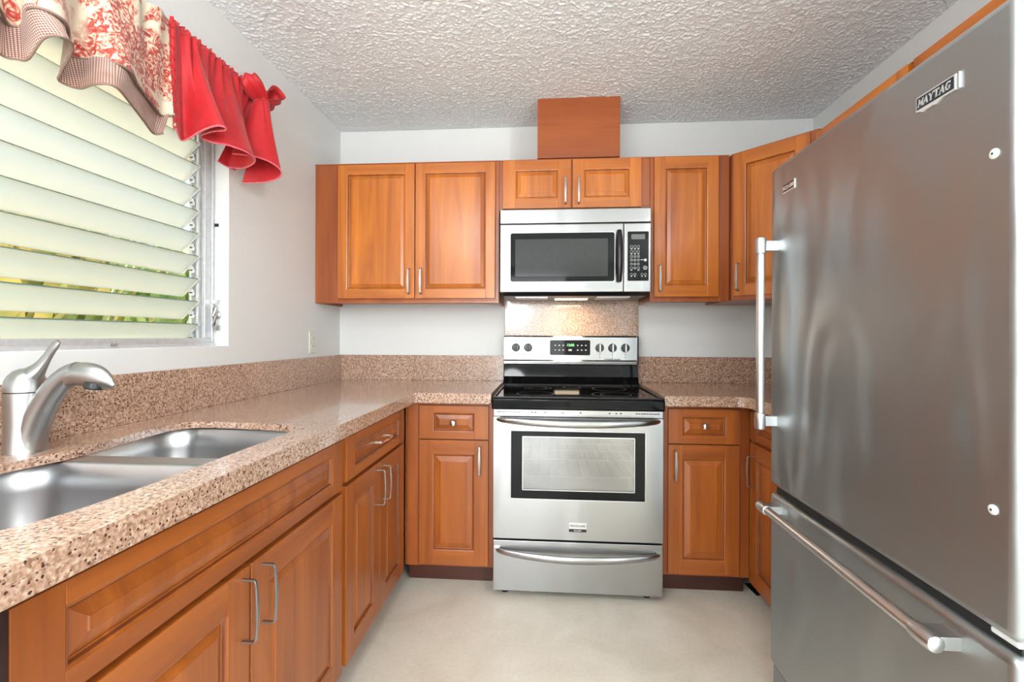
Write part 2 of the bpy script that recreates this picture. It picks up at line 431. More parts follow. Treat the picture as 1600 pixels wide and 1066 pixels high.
def build(name, mb, mats, parent=None, world=True, bevel=0, smooth=None, bevseg=2, solid=0, sub=0):
    """one mesh object; with a parent and world=True the vertices are given in world space"""
    me = bpy.data.meshes.new(name)
    off = Vector((0, 0, 0)); rot = None
    vs = mb.v
    if parent is not None and world:
        inv = WM(parent).inverted()
        vs = [inv @ v for v in vs]
    me.from_pydata([tuple(v) for v in vs], [], mb.f)
    if not isinstance(mats, (list, tuple)): mats = [mats]
    for m in mats: me.materials.append(m)
    for p, mi in zip(me.polygons, mb.m): p.material_index = mi
    if mb.uv:
        ul = me.uv_layers.new(name='UVMap')
        for l in me.loops: ul.data[l.index].uv = mb.uv[l.vertex_index]
    bm = bmesh.new(); bm.from_mesh(me); bmesh.ops.recalc_face_normals(bm, faces=bm.faces); bm.to_mesh(me); bm.free()
    if smooth is not None:
        for p in me.polygons: p.use_smooth = True
        me.set_sharp_from_angle(angle=math.radians(smooth))
    o = bpy.data.objects.new(name, me); COL.objects.link(o)
    if parent is not None: o.parent = parent
    if sub:
        md = o.modifiers.new('sub', 'SUBSURF'); md.levels = md.render_levels = sub
    if solid:
        md = o.modifiers.new('solid', 'SOLIDIFY'); md.thickness = solid; md.offset = 0
    if bevel:
        md = o.modifiers.new('bevel', 'BEVEL'); md.width = bevel; md.segments = bevseg; md.limit_method = 'ANGLE'
        md.angle_limit = math.radians(40)
    return o

def build_split(name, mb, mats, parent, **kw):
    """every loose piece of the builder becomes a part of its own"""
    par = list(range(len(mb.v)))
    def find(a):
        while par[a] != a: par[a] = par[par[a]]; a = par[a]
        return a
    for f in mb.f:
        for i in f[1:]: par[find(i)] = find(f[0])
    groups = {}
    for f, mi in zip(mb.f, mb.m): groups.setdefault(find(f[0]), []).append((f, mi))
    for fs in groups.values():
        ids = sorted({i for f, _ in fs for i in f}); mp = {a: k for k, a in enumerate(ids)}
        b = MB(); b.v = [mb.v[i] for i in ids]; b.f = [[mp[i] for i in f] for f, _ in fs]; b.m = [mi for _, mi in fs]
        build(name, b, mats, parent, **kw)

def WM(o):
    m = o.matrix_basis.copy()
    p = o.parent
    while p is not None:
        m = p.matrix_basis @ m; p = p.parent
    return m

def thing(name, label, cat, loc=(0, 0, 0), rz=0, group=None):
    o = bpy.data.objects.new(name, None); COL.objects.link(o)
    o.empty_display_size = .05
    o.location = loc; o.rotation_euler = (0, 0, rz); o.matrix_basis = Matrix.Translation(loc) @ Matrix.Rotation(rz, 4, 'Z')
    o['label'] = label; o['category'] = cat
    if group: o['group'] = group
    return o
def tag(o, label, cat, group=None):
    o['label'] = label; o['category'] = cat
    if group: o['group'] = group
    return o
def struct(o):
    o['kind'] = 'structure'; return o
def empty_struct(name, loc=(0, 0, 0)):
    o = bpy.data.objects.new(name, None); COL.objects.link(o); o.location = loc; o.matrix_basis = Matrix.Translation(loc)
    o['kind'] = 'structure'; return o

def text_mesh(s, size, mat, parent, M, name='lettering', depth=0.0004, bold=0.0, align='CENTER', label=None):
    cu = bpy.data.curves.new('txt', 'FONT'); cu.body = s; cu.size = size; cu.align_x = align; cu.align_y = 'CENTER'
    cu.extrude = depth; cu.offset = bold
    t = bpy.data.objects.new('txt', cu); COL.objects.link(t)
    dg = bpy.context.evaluated_depsgraph_get()
    me = bpy.data.meshes.new_from_object(t.evaluated_get(dg))
    bpy.data.objects.remove(t)
    me.transform(M if parent is None else WM(parent).inverted() @ M)
    me.materials.clear(); me.materials.append(mat)
    for p in me.polygons: p.material_index = 0
    o = bpy.data.objects.new(name, me); COL.objects.link(o); o.parent = parent
    if label: o['label'] = label
    return o
def face_negY(x, y, z): return Matrix.Translation((x, y, z)) @ Matrix.Rotation(PI / 2, 4, 'X')
def face_negX(x, y, z): return Matrix.Translation((x, y, z)) @ Matrix.Rotation(-PI / 2, 4, 'Z') @ Matrix.Rotation(PI / 2, 4, 'X')

# ------------------------------------------------------------------ room shell
W, H, YR = 2.78, 2.445, -6.4
T = .12
struct(build('floor', MB().box((-T, YR - T, -.1), (W + 3, T, 0)), FLOOR))
struct(build('ceiling', MB().box((-T, YR - T, H + .0005), (W + 3, T, H + .1)), CEIL))
def popcorn():
    import numpy as np
    st = .0026; D_ = 1.7; nx, ny = int(W / st) + 2, int(D_ / st) + 1
    rg_ = np.random.default_rng(3)
    def blur(a, sg):
        fx = np.fft.fftfreq(a.shape[0])[:, None]; fy = np.fft.fftfreq(a.shape[1])[None, :]
        return np.real(np.fft.ifft2(np.fft.fft2(a) * np.exp(-2 * (PI * sg) ** 2 * (fx * fx + fy * fy))))
    g = blur(rg_.standard_normal((ny, nx)), 1.15); g /= g.std()
    g2 = blur(rg_.standard_normal((ny, nx)), 2.3); g2 /= g2.std()
    h = np.clip(g * .55 + g2 * .35 + .35, 0, 1.7) * .0021
    h[0, :] = h[-1, :] = 0
    X, Y = np.meshgrid(np.arange(nx) * st, -D_ + np.arange(ny) * st)
    co = np.stack([np.minimum(X, W), np.minimum(Y, 0), H - h], -1).reshape(-1, 3).astype('f')
    i = (np.arange(ny - 1)[:, None] * nx + np.arange(nx - 1)[None, :]).reshape(-1)
    q = np.stack([i, i + nx, i + nx + 1, i + 1], -1).astype('i')
    me = bpy.data.meshes.new('ceiling_popcorn')
    me.vertices.add(len(co)); me.vertices.foreach_set('co', co.ravel())
    me.loops.add(q.size); me.loops.foreach_set('vertex_index', q.ravel())
    me.polygons.add(len(q)); me.polygons.foreach_set('loop_start', (np.arange(len(q)) * 4).astype('i'))
    me.polygons.foreach_set('use_smooth', np.ones(len(q), dtype=bool))
    me.update(calc_edges=True); me.validate(); me.materials.append(CEIL)
    o = bpy.data.objects.new('ceiling', me); COL.objects.link(o); return o
struct(popcorn())
struct(build('wall_back', MB().box((-T, 0, 0), (W + T, T, H)), WALL))
# left wall with the window opening
wy0, wy1, wz0, wz1 = -2.30, -1.015, 1.152, 2.075
mb = MB()
mb.box((-T, wy1, 0), (0, 0, H)); mb.box((-T, YR, 0), (0, wy0, H)); mb.box((-T, wy0, 0), (0, wy1, wz0)); mb.box((-T, wy0, wz1), (0, wy1, H))
struct(build('wall_left', mb, WALL))
struct(build('wall_right', MB().box((W, -2.9, 0), (W + T, 0, H)).box((W + T, -3.02, 0), (W + 3, -2.9, H)).box((W + 2.88, YR, 0), (W + 3, -3.02, H)), WALL))
mb = MB()
mb.box((-T, YR - T, 0), (-.55 + .0, YR, H)) if False else None
mb.box((0, YR - T, 0), (.0 + .001, YR, H)); mb.box((-T, YR - T, 2.25), (W + 3, YR, H)); mb.box((4.5, YR - T, 0), (W + 3, YR, 2.25)).box((1.66, YR - T, 0), (3.09, YR, 2.25)); mb.box((-T, YR - T, 0), (0, YR, 2.25))
struct(build('wall_rear', mb, WALL))
# glazed door in the rear wall (behind the camera)
dr = empty_struct('door_1', (1.05, YR - .06, 0))
mb = MB()
for x in (0, .24, 1.60, 3.09, 4.45, 4.54): mb.box((x, YR - .1, 0), (x + .06, YR - .04, 2.25))
mb.box((0, YR - .1, 0), (4.6, YR - .04, .08)).box((0, YR - .1, 2.17), (4.6, YR - .04, 2.25))
build('door_frame', mb, FRAME_ALU, dr)

# ------------------------------------------------------------------ jalousie window
win = empty_struct('window_1', (-.07, (wy0 + wy1) / 2, wz0))
mb = MB()
fx0, fx1 = -.115, -.065
mb.box((fx0, wy1 - .045, wz0 + .032), (fx1, wy1, wz1 - .06))                   # jamb
mb.box((fx0, wy0, wz0 + .032), (fx1, wy0 + .045, wz1 - .06))
mb.box((fx0, wy0, wz0), (fx1, wy1, wz0 + .032))
mb.box((fx0, wy0, wz1 - .06), (fx1, wy1, wz1))
mb.box((fx1, wy0, wz0), (fx1 + .012, wy1, wz0 + .014))
mb.box((fx1, wy1 - .014, wz0 + .0145), (fx1 + .008, wy1 - .002, wz1))
build('window_frame', mb, FRAME_ALU, win, bevel=.002)
mb = MB()
for x in (-.080, -.108): mb.box((x - .005, wy1 - .068, wz0 + .03), (x + .005, wy1 - .058, wz1 - .05))
mb.box((-.118, wy1 - .050, wz0 + .03), (-.07, wy1 - .045, wz1 - .05))
build_split('jalousie_channel', mb, FRAME_ALU, win, bevel=.001)
slat_z = [1.237 + .0868 * k for k in range(9)] + [2.011]
dx, dz = .072, .066
u = Vector((dx, 0, dz)).normalized(); nrm = Vector((-dz, 0, dx)).normalized()
for z in slat_z:
    b = MB(); top = Vector((-.070, 0, z)); bot = Vector((-.070 - dx, 0, z - dz)); h = nrm * .0028
    ya, yb = wy0 + .05, wy1 - .075
    b.rings([[top + h + Vector((0, y, 0)), top - h + Vector((0, y, 0)), bot - h + Vector((0, y, 0)), bot + h + Vector((0, y, 0))] for y in (ya, yb)])
    b.m[0] = 1; b.m[2] = 1
    build('glass_louvre', b, [FROST, EDGE_GLASS], win)
    c = MB(); q0 = bot - u * -.004; q1 = top + u * .006
    for yy0, yy1, hh in ((yb - .001, yb + .004, .0065),):
        c.rings([[q1 + nrm * hh + Vector((0, y, 0)), q1 - nrm * hh + Vector((0, y, 0)), q0 - nrm * hh + Vector((0, y, 0)), q0 + nrm * hh + Vector((0, y, 0))] for y in (yy0, yy1)])
    mid = (top + bot) / 2
    c.cyl((mid.x + .004, yb + .003, mid.z - .012), .011, .02, 'Y', 12)
    c.box((mid.x - .004, yb + .003, mid.z - .03), (mid.x + .018, yb + .012, mid.z - .016))
    build('louvre_clip', c, FRAME_ALU, win, bevel=.001)
# operating lever on the right jamb
mb = MB()
mb.box((-.064, wy1 - .012, 1.215), (-.030, wy1 - .001, 1.235)).box((-.064, wy1 - .012, 1.32), (-.036, wy1 - .001, 1.335))
mb.lathe((-.045, wy1 - .001, 1.275), [(.016, 0), (.016, -.006), (.010, -.012), (.0, -.013)], 'Y', 16)
mb.tube([(-.045, wy1 - .012, 1.31), (-.038, wy1 - .026, 1.30), (-.034, wy1 - .034, 1.27), (-.040, wy1 - .028, 1.235), (-.046, wy1 - .018, 1.215)], [.005, .008, .009, .008, .005], 10)
build('operator_lever', mb, SATIN, win, smooth=40)
mb = MB().box((-.058, wy1 - .004, 1.628), (-.042, wy1 - .0005, 1.640))
build('jamb_slot', mb, BLACK_MATT, win)
mb = MB()
for y in (-1.47, -1.458): mb.cyl((-.052, y, wz0 + .013), .005, .004, 'X', 10)
build_split('screw', mb, SATIN, win)
struct(build('trim_1', MB().box((-T, wy0, wz0 - .0005), (-.001, wy1, wz0 + .001)), REVEAL))

# ------------------------------------------------------------------ outside the window
tag(build('ground', MB().box((-9, -9, -.4), (-T, 6, -.3)), LAWN), 'pale sunlit yard outside the jalousie window', 'yard')['kind'] = 'structure'
ev = build('roof_eave', MB().box((-1.25, -7, 2.42), (-T, 1, 2.50)).box((-1.28, -7, 2.36), (-1.25, 1, 2.52)), EAVE)
ev['kind'] = 'structure'
def shrub(name, label, loc, h, n, m1, spread, seed):
    rr = random.Random(seed); t = thing(name, label, 'plant', loc, 0, 'garden shrubs outside the window')
    b = MB()
    for i in range(n):
        a = rr.uniform(0, 2 * PI); L = h * rr.uniform(.55, 1.0); sp = spread * rr.uniform(.3, 1.0)
        d = Vector((math.cos(a), math.sin(a), 0)); side = Vector((-d.y, d.x, 0)); w = rr.uniform(.028, .06)
        base = Vector((rr.uniform(-.1, .1), rr.uniform(-.25, .25), 0)); pts = []
        for k in range(6):
            f = k / 5; p = base + d * sp * f ** 1.5 + Vector((0, 0, L * (f - .32 * f ** 3)))
            ww = w * math.sin(PI * min(.97, f * .85 + .12)) + .002
            pts.append((p - side * ww, p + side * ww + Vector((0, 0, .004))))
        o = len(b.v)
        for p, q in pts: b.v += [p, q]
        for k in range(5): b.f.append([o + 2 * k, o + 2 * k + 1, o + 2 * k + 3, o + 2 * k + 2]); b.m.append(0)
    build('foliage', b, m1, t, world=False, solid=.001)
    st = MB()
    for k in range(4): st.tube([(rr.uniform(-.05, .05), rr.uniform(-.1, .1), 0), (rr.uniform(-.08, .08), rr.uniform(-.15, .15), h * .6)], [.02, .01], 6)
    build_split('stem', st, BARK, t, world=False)
for i, (x, y, h, m1) in enumerate([(-1.25, -1.75, 1.75, LEAF), (-1.35, -.65, 1.8, LEAF2), (-1.5, .45, 1.75, LEAF), (-2.0, 1.5, 1.85, LEAF2), (-2.6, 2.6, 1.9, LEAF)]):
    shrub('garden_shrub', 'leafy green shrub seen through the gaps between the louvres', (x, y, -.3), h * 1.9, 330, m1, .50, i)

# ------------------------------------------------------------------ doors, drawers, handles
def pull_mesh(L=.134, proud=.030):
    """bowed strap pull, vertical, on the plane y=0 facing -Y, centre at origin"""
    b = MB(); rings = []
    def sec(p, t, w, th):
        # t: direction in YZ plane, w half width in X, th half thickness
        n_ = Vector((0, -t.z, t.y)).normalized()
        return [p + Vector((w, 0, 0)) + n_ * th, p + Vector((-w, 0, 0)) + n_ * th, p + Vector((-w, 0, 0)) - n_ * th, p + Vector((w, 0, 0)) - n_ * th]
    h = L / 2
    path = [((0, 0, h), (0, -1, 0), .0040, .0026), ((0, -proud * .6, h), (0, -1, 0), .0036, .0024), ((0, -proud * .92, h - .001), (0, -1, -.6), .0036, .0024),
            ((0, -proud - .0005, h - .006), (0, -.3, -1), .0044, .0024)]
    for k in range(1, 10):
        f = k / 10; z = h - .006 - (L - .012) * f
        path.append(((0, -proud - .004 * math.sin(PI * f), z), (0, 0, -1), +.0034 + .0022 * math.sin(PI * f) ** 2, .0022))
    path += [((0, -proud - .0005, -h + .006), (0, .3, -1), .0044, .0024), ((0, -proud * .92, -h + .001), (0, 1, -.6), .0046, .0024),
             ((0, -proud * .6, -h), (0, 1, 0), .0046, .0024), ((0, 0, -h), (0, 1, 0), .0048, .0026)]
    b.rings([sec(Vector(p), Vector(t).normalized(), w, th) for p, t, w, th in path])
    return b
def add_pull(parent, x, z, horizontal=False, L=.134):
    b = pull_mesh(L)
    M = Matrix.Translation((x, -.02, z)) @ (Matrix.Rotation(PI / 2, 4, 'Y') if horizontal else Matrix.Identity(4))
    b.v = [M @ v for v in b.v]
    return build('handle', b, CHROME if horizontal else NICKEL, parent, world=False, bevel=.0007)
def add_knob(parent, x, z):
    b = MB().lathe((x, -.02, z), [(.006, 0), (.006, -.010), (.013, -.016), (.0155, -.021), (.013, -.026), (.006, -.0285), (.0, -.029)], 'Y', 24)
    return build('knob', b, CHROME, parent, world=False, smooth=50)

def panel_front(name, parent, x0, x1, z0, z1, ins=.058, insz=None, slope=.022, raise_=True, mats=None):
    """cope and stick front with a raised panel; local frame of the cabinet, front at y=-.02"""
    insz = ins if insz is None else insz
    w, h = x1 - x0, z1 - z0
    rt = bpy.data.objects.new(name, None); rt.location = (0, 0, 0)
    b = MB(); F, B = -.02, 0
    e = .0
    b.box((0, F, 0), (ins, B, h), 0); b.box((w - ins, F, 0), (w, B, h), 0)      # stiles
    b.box((ins, F, 0), (w - ins, B, insz), 1); b.box((ins, F, h - insz), (w - ins, B, h), 1)
    # moulded sticking, groove, slope and field as nested rings
    def rect(d, y): return [Vector((ins + d, y, insz + d)), Vector((w - ins - d, y, insz + d)), Vector((w - ins - d, y, h - insz - d)), Vector((ins + d, y, h - insz - d))]
    prof = [(-.001, F), (.002, F + .0018), (.005, F + .0024), (.0075, F + .0085), (.010, F + .0100), (.0115, F + .0095)]
    prof += [(.0115 + slope, F + .0030), (.0125 + slope, F + .0012), (.0145 + slope, F + .0012)]
    b.rings([rect(d, y) for d, y in prof], 0, cap=False)
    o = len(b.v); d, y = prof[-1]; b.add(rect(d, y), [(0, 1, 2, 3)], 0)
    for i in range(24, len(b.m)):
        k = (i - 24) // 4
        if k in (2, 4): b.m[i] = 2
    me = build(name, b, mats or [WV, WX, GLAZE], parent, world=False, bevel=.0012)
    me.location = (x0, 0, z0)
    return me

def base_cabinet(name, label, loc, rz, w, depth, fronts, top=.883, toe=.10, group=None, fillers=(), x_lo=0, toe_in=.07, hollow=False, wood_m=None):
    t = thing(name, label, 'cabinet', loc, rz, group)
    b = MB()
    if hollow:
        b.box((0, 0, toe), (.018, depth, top)).box((w - .018, 0, toe), (w, depth, top)).box((.018, depth - .012, toe), (w - .018, depth, top)).box((.018, 0, toe), (w - .018, depth - .012, toe + .018))
        b.box((.018, 0, toe + .018), (w - .018, .004, top))
    else: b.box((x_lo, 0, toe), (w, depth, top))
    build('carcass', b, wood_m or WC, t, world=False, bevel=.001)
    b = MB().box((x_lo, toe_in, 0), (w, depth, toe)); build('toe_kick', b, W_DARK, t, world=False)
    for f in fillers:
        build('filler', MB().box(*f), WC, t, world=False, bevel=.001)
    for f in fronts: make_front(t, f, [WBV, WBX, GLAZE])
    return t
def make_front(t, f, mats=None):
    kind, x0, x1, z0, z1, hd = f[:6]; opt = f[6] if len(f) > 6 else {}
    o = panel_front(kind, t, x0, x1, z0, z1, mats=mats, **opt)
    if hd:
        if hd[0] == 'pull': add_pull(o, hd[1] - x0, hd[2] - z0)
        elif hd[0] == 'hpull': add_pull(o, hd[1] - x0, hd[2] - z0, True, hd[3])
        elif hd[0] == 'knob': add_knob(o, hd[1] - x0, hd[2] - z0)
DR = dict(ins=.068, insz=.034, slope=.016); DO = dict(ins=.062, slope=.022)
# left run: local x -> +Y, front faces +X, carcass front X=.59
base_cabinet('sink_cabinet', 'long cherry cabinet under the sink with a false drawer front and two doors', (.59, -2.2745, 0), PI / 2, .955, .57,
    [('false_front', .001, .945, .700, .858, None, dict(ins=.068, insz=.034, slope=.022)),
     ('door', .001, .469, .105, .686, ('pull', .445, .598), dict(ins=.07, slope=.016)),
     ('door', .476, .945, .105, .686, ('pull', .517, .598), dict(ins=.07, slope=.016))], hollow=True)
base_cabinet('dark_base_cabinet', 'near-black base cabinet, a thin sliver left of the sink cabinet', (.611, -2.90, 0), PI / 2, .6245, .590, [], hollow=True, wood_m=W_BLACK)  # near-black front filling a dark strip whose real object is unknown
base_cabinet('drawer_cabinet', 'cherry base cabinet between sink cabinet and corner, one wide drawer over two narrow doors', (.59, -1.316, 0), PI / 2, .706, .57,
    [('drawer', .018, .644, .712, .858, ('hpull', .332, .788, .13), dict(ins=.068, insz=.032, slope=.018)),
     ('door', .018, .328, .105, .698, ('pull', .300, .606), dict(ins=.066, slope=.016)),
     ('door', .334, .644, .105, .698, ('pull', .366, .606), dict(ins=.066, slope=.016))])
# back run
base_cabinet('corner_cabinet', 'narrow cherry base cabinet left of the range, knobbed drawer over one door', (.592, -.59, 0), 0, .424, .57,
    [('drawer', .072, .402, .709, .866, ('knob', .237, .787), dict(ins=.066, insz=.034, slope=.018)),
     ('door', .072, .402, .115, .703, ('pull', .364, .612), dict(ins=.066, slope=.024))],
    fillers=[((.012, -.004, .10), (.066, .0, .883))])
base_cabinet('narrow_base_cabinet', 'narrow cherry base cabinet right of the range, knobbed drawer over one door', (1.796, -.59, 0), 0, .392, .57,
    [('drawer', .026, .344, .709, .866, ('knob', .185, .791), dict(ins=.062, insz=.034, slope=.018)),
     ('door', .026, .340, .115, .703, ('pull', .052, .612), dict(ins=.062, slope=.024))],
    fillers=[((.350, -.004, .10), (.390, .0, .883))])
# right run: local x -> -Y, front faces -X, carcass front X=2.19
base_cabinet('side_base_cabinet', 'cherry base cabinet on the right wall mostly hidden behind the refrigerator', (2.19, -.60, 0), -PI / 2, .57, .565,
    [('drawer', .035, .545, .742, .866, None, dict(ins=.062, insz=.030, slope=.018)),
     ('door', .035, .545, .105, .728, ('pull', .085, .610), dict(ins=.066, slope=.024))])

def wall_cabinet(name, label, loc, rz, w, depth, z0, z1, fronts, fillers=(), lip=.016, group=None):
    t = thing(name, label, 'cabinet', loc, rz, group)
    b = MB()
    b.box((0, 0, z0 + lip), (w, depth, z1))
    b.box((0, 0, z0), (w, .018, z0 + lip)); b.box((0, .018, z0), (.016, depth, z0 + lip)); b.box((w - .016, .018, z0), (w, depth, z0 + lip))
    b.box((-.0, -.006, z1 - .006), (w, 0, z1))
    build('carcass', b, [WC], t, world=False, bevel=.001)
    for f in fillers: build('filler', MB().box(*f), WC, t, world=False, bevel=.001)
    for f in fronts: make_front(t, f)
    return t
UO = dict(ins=.050, slope=.014)
wall_cabinet('wall_cabinet', 'cherry wall cabinet with two tall doors, left of the microwave', (.001, -.31, 0), 0, 1.010, .309, 1.372, 2.13,
    [('door', .133, .556, 1.396, 2.118, ('pull', .530, 1.487), UO), ('door', .562, .990, 1.396, 2.118, ('pull', .596, 1.487), UO)],
    fillers=[((0, -.003, 1.374), (.124, 0, 2.128))])
wall_cabinet('bridge_cabinet', 'short cherry wall cabinet with two doors above the microwave', (1.012, -.31, 0), 0, .786, .309, 1.862, 2.13,
    [('door', .020, .378, 1.868, 2.122, ('pull', .348, 1.955), dict(ins=.066, insz=.052, slope=.016)),
     ('door', .386, .740, 1.868, 2.122, ('pull', .417, 1.955), dict(ins=.058, insz=.052, slope=.016))])
wall_cabinet('narrow_wall_cabinet', 'cherry wall cabinet with one narrow door, right of the microwave', (1.800, -.31, 0), 0, .398, .309, 1.378, 2.13,
    [('door', .018, .341, 1.402, 2.122, ('pull', .042, 1.495), dict(ins=.055, slope=.016))],
    fillers=[((.350, -.004, 1.38), (.398, 0, 2.128))])
# diagonal corner wall cabinet
dg = thing('diagonal_wall_cabinet', 'cherry corner wall cabinet with its door set at an angle beside the refrigerator', 'cabinet', (2.205, -.325, 0), -math.radians(46))
mb = MB().prism([(2.202, -.002), (2.778, -.002), (2.778, -.615), (2.468, -.615), (2.202, -.335)], 1.38, 2.125)
build('carcass', mb, WC, dg, bevel=.001)
make_front(dg, ('door', .018, .362, 1.402, 2.118, ('pull', .048, 1.495), dict(ins=.058, slope=.016)))
# right wall uppers
wall_cabinet('side_wall_cabinet', 'cherry wall cabinet on the right wall, only its top edge showing behind the refrigerator', (2.468, -.622, 0), -PI / 2, .55, .31, 1.38, 2.105,
    [('door', .012, .538, 1.40, 2.098, None, UO)])
wall_cabinet('over_fridge_cabinet', 'cherry wall cabinet above the refrigerator, only its top edge showing', (2.468, -1.175, 0), -PI / 2, .90, .31, 1.80, 2.105,
    [('door', .012, .445, 1.815, 2.098, None, UO), ('door', .452, .888, 1.815, 2.098, None, UO)])
# duct cover
tag(build('duct_cover', MB().box((1.214, -.33, 2.131), (1.642, -.002, 2.444)), WCX, bevel=.002), 'plain cherry box rising from the bridge cabinet to the ceiling', 'duct cover')

# ------------------------------------------------------------------ countertops
CT, CB = .930, .883
def arc_smooth(pts, it=2):
    for _ in range(it):
        q = []
        for i in range(len(pts)):
            a, b2 = Vector(pts[i]), Vector(pts[(i + 1) % len(pts)])
            q += [tuple(a * .75 + b2 * .25), tuple(a * .25 + b2 * .75)]
        pts = q
    return pts
cut = [(.181, -1.80), (.170, -1.68), (.155, -1.57), (.150, -1.475), (.185, -1.430), (.262, -1.428), (.42, -1.445), (.53, -1.468), (.562, -1.53), (.566, -1.65),
       (.563, -1.80), (.564, -1.95), (.563, -2.08), (.553, -2.17), (.515, -2.25), (.42, -2.30), (.25, -2.30), (.16, -2.27), (.138, -2.16), (.140, -2.02), (.152, -1.93), (.166, -1.86)]
cut = arc_smooth(cut, 2)
def slab_with_hole(outer, hole, z0, z1):
    """flat slab with a hole, filled by bmesh"""
    bm = bmesh.new()
    def loop(pts, z):
        vs = [bm.verts.new((x, y, z)) for x, y in pts]
        es = [bm.edges.new((vs[i], vs[(i + 1) % len(vs)])) for i in range(len(vs))]
        return vs, es
    res = []
    for z in (z1, z0):
        vo_, eo = loop(outer, z); vh, eh = loop(hole, z)
        bmesh.ops.triangle_fill(bm, edges=eo + eh, use_beauty=True)
        res.append((vo_, vh))
    for k in (0, 1):
        a, b2 = res[0][k], res[1][k]; n = len(a)
        for i in range(n): bm.faces.new((a[i], a[(i + 1) % n], b2[(i + 1) % n], b2[i]))
    mb = MB(); bm.verts.index_update()
    mb.v = [v.co.copy() for v in bm.verts]; mb.f = [[v.index for v in f.verts] for f in bm.faces]; mb.m = [0] * len(mb.f)
    bm.free(); return mb
EX = .655
ctp = thing('countertop', 'speckled tan granite countertop running along the window wall and round the corner to the range', 'countertop', (.3, -1.5, CB))
outer = [(.001, -2.88), (EX, -2.88), (EX, -EX), (1.012, -EX), (1.012, -.001), (.001, -.001)]
mb = slab_with_hole(outer, cut, CT - .020, CT)
build('slab', mb, GRANITE, ctp, bevel=.002)
mb = MB().prism([(EX - .03, -2.88), (EX, -2.88), (EX, -EX), (1.012, -EX), (1.012, -EX + .03), (EX - .03, -EX + .03)], CB, CT - .0202)
build('front_edge', mb, GRANITE, ctp, bevel=.0015)
build('backsplash', MB().box((.001, -2.88, CT), (.021, -.022, 1.079)), GRANITE, ctp, bevel=.0015)
build('backsplash', MB().box((.001, -.021, CT), (1.012, -.001, 1.079)), GRANITE, ctp, bevel=.0015)
ctr = thing('countertop', 'short speckled tan granite countertop right of the range, passing behind the refrigerator', 'countertop', (2.2, -.3, CB))
mb = MB().prism([(1.793, -.001), (2.779, -.001), (2.779, -1.175), (2.150, -1.175), (2.150, -.70), (2.135, -.665), (2.11, -EX), (1.793, -EX)], CB, CT)
build('slab', mb, GRANITE, ctr, bevel=.002)
build('backsplash', MB().box((1.793, -.021, CT), (2.757, -.001, 1.079)), GRANITE, ctr, bevel=.0015)
build('backsplash', MB().box((2.758, -1.175, CT), (2.779, -.001, 1.079)), GRANITE, ctr, bevel=.0015)
tag(build('granite_panel', MB().box((1.017, -.014, 1.0), (1.799, -.001, 1.408)), GRANITE, bevel=.001), 'speckled granite panel on the wall between range and microwave', 'wall panel')

# ------------------------------------------------------------------ sink and faucet
sink = thing('kitchen_sink', 'stainless steel double bowl sink set under the granite by the window', 'sink', (.36, -1.86, .70))
def bowl(x0, x1, y0, y1, depth, rc):
    def rr(d, z, r):
        pts = []; X0, X1, Y0, Y1 = x0 + d, x1 - d, y0 + d, y1 - d
        for cx_, cy_, a0 in ((X1 - r, Y1 - r, 0), (X0 + r, Y1 - r, PI / 2), (X0 + r, Y0 + r, PI), (X1 - r, Y0 + r, 1.5 * PI)):
            for k in range(9):
                a = a0 + PI / 2 * k / 8; pts.append(Vector((cx_ + r * math.cos(a), cy_ + r * math.sin(a), z)))
        return pts
    zt = CT - .0215
    R = [rr(0, zt, rc), rr(.004, zt - .006, rc - .002), rr(.008, zt - .06, rc - .004), rr(.014, zt - depth + .04, rc - .006), rr(.024, zt - depth + .016, rc - .01), rr(.045, zt - depth + .003, rc - .02), rr(.08, zt - depth, rc - .03)]
    b = MB(); b.rings(R, 0, cap=False)
    b.add(R[-1], [tuple(range(len(R[-1])))])
    return b
b1 = bowl(.10, .578, -1.765, -1.415, .19, .085); b2 = bowl(.09, .578, -2.33, -1.815, .21, .10)
build('bowl', b1, SINK_STEEL, sink, smooth=40, solid=.0012); build('bowl', b2, SINK_STEEL, sink, smooth=40, solid=.0012)
# flange with two openings: ring outline to each bowl
def outline(x0, x1, y0, y1, r):
    pts = []
    for cx_, cy_, a0 in ((x1 - r, y1 - r, 0), (x0 + r, y1 - r, PI / 2), (x0 + r, y0 + r, PI), (x1 - r, y0 + r, 1.5 * PI)):
        for k in range(9):
            a = a0 + PI / 2 * k / 8; pts.append((cx_ + r * math.cos(a), cy_ + r * math.sin(a)))
    return pts
bm = bmesh.new(); eds = []
for pts in (outline(.045, .584, -2.36, -1.39, .06), outline(.10, .578, -1.765, -1.415, .085), outline(.09, .578, -2.33, -1.815, .10)):
    vs = [bm.verts.new((x, y, CT - .0212)) for x, y in pts]
    eds += [bm.edges.new((vs[i], vs[(i + 1) % len(vs)])) for i in range(len(vs))]
bmesh.ops.triangle_fill(bm, edges=eds, use_beauty=True); bm.verts.index_update()
mb = MB(); mb.v = [v.co.copy() for v in bm.verts]; mb.f = [[v.index for v in f.verts] for f in bm.faces]; mb.m = [0] * len(mb.f); bm.free()
fl = build('rim', mb, SINK_STEEL, sink)
for cy_ in (-1.60, -2.08):
    build('drain', MB().lathe((.34, cy_, CT - .0215 - (.19 if cy_ > -1.8 else .21)), [(.045, .001), (.043, .004), (.034, .003), (.030, -.004), (.0, -.005)], 'Z', 28), CHROME, sink, smooth=40)

fc = thing('kitchen_faucet', 'brushed nickel pull-out kitchen faucet with lever, standing behind the sink', 'faucet', (.090, -1.822, CT))
R_ = []
mb = MB()
# tapered elliptical column
prof = [(.0385, 0), (.0385, .004), (.037, .010), (.036, .06), (.0365, .10), (.037, .1345)]
mb.lathe((.090, -1.822, CT), prof, 'Z', 36)
build('body', mb, NICKEL, fc, smooth=40)
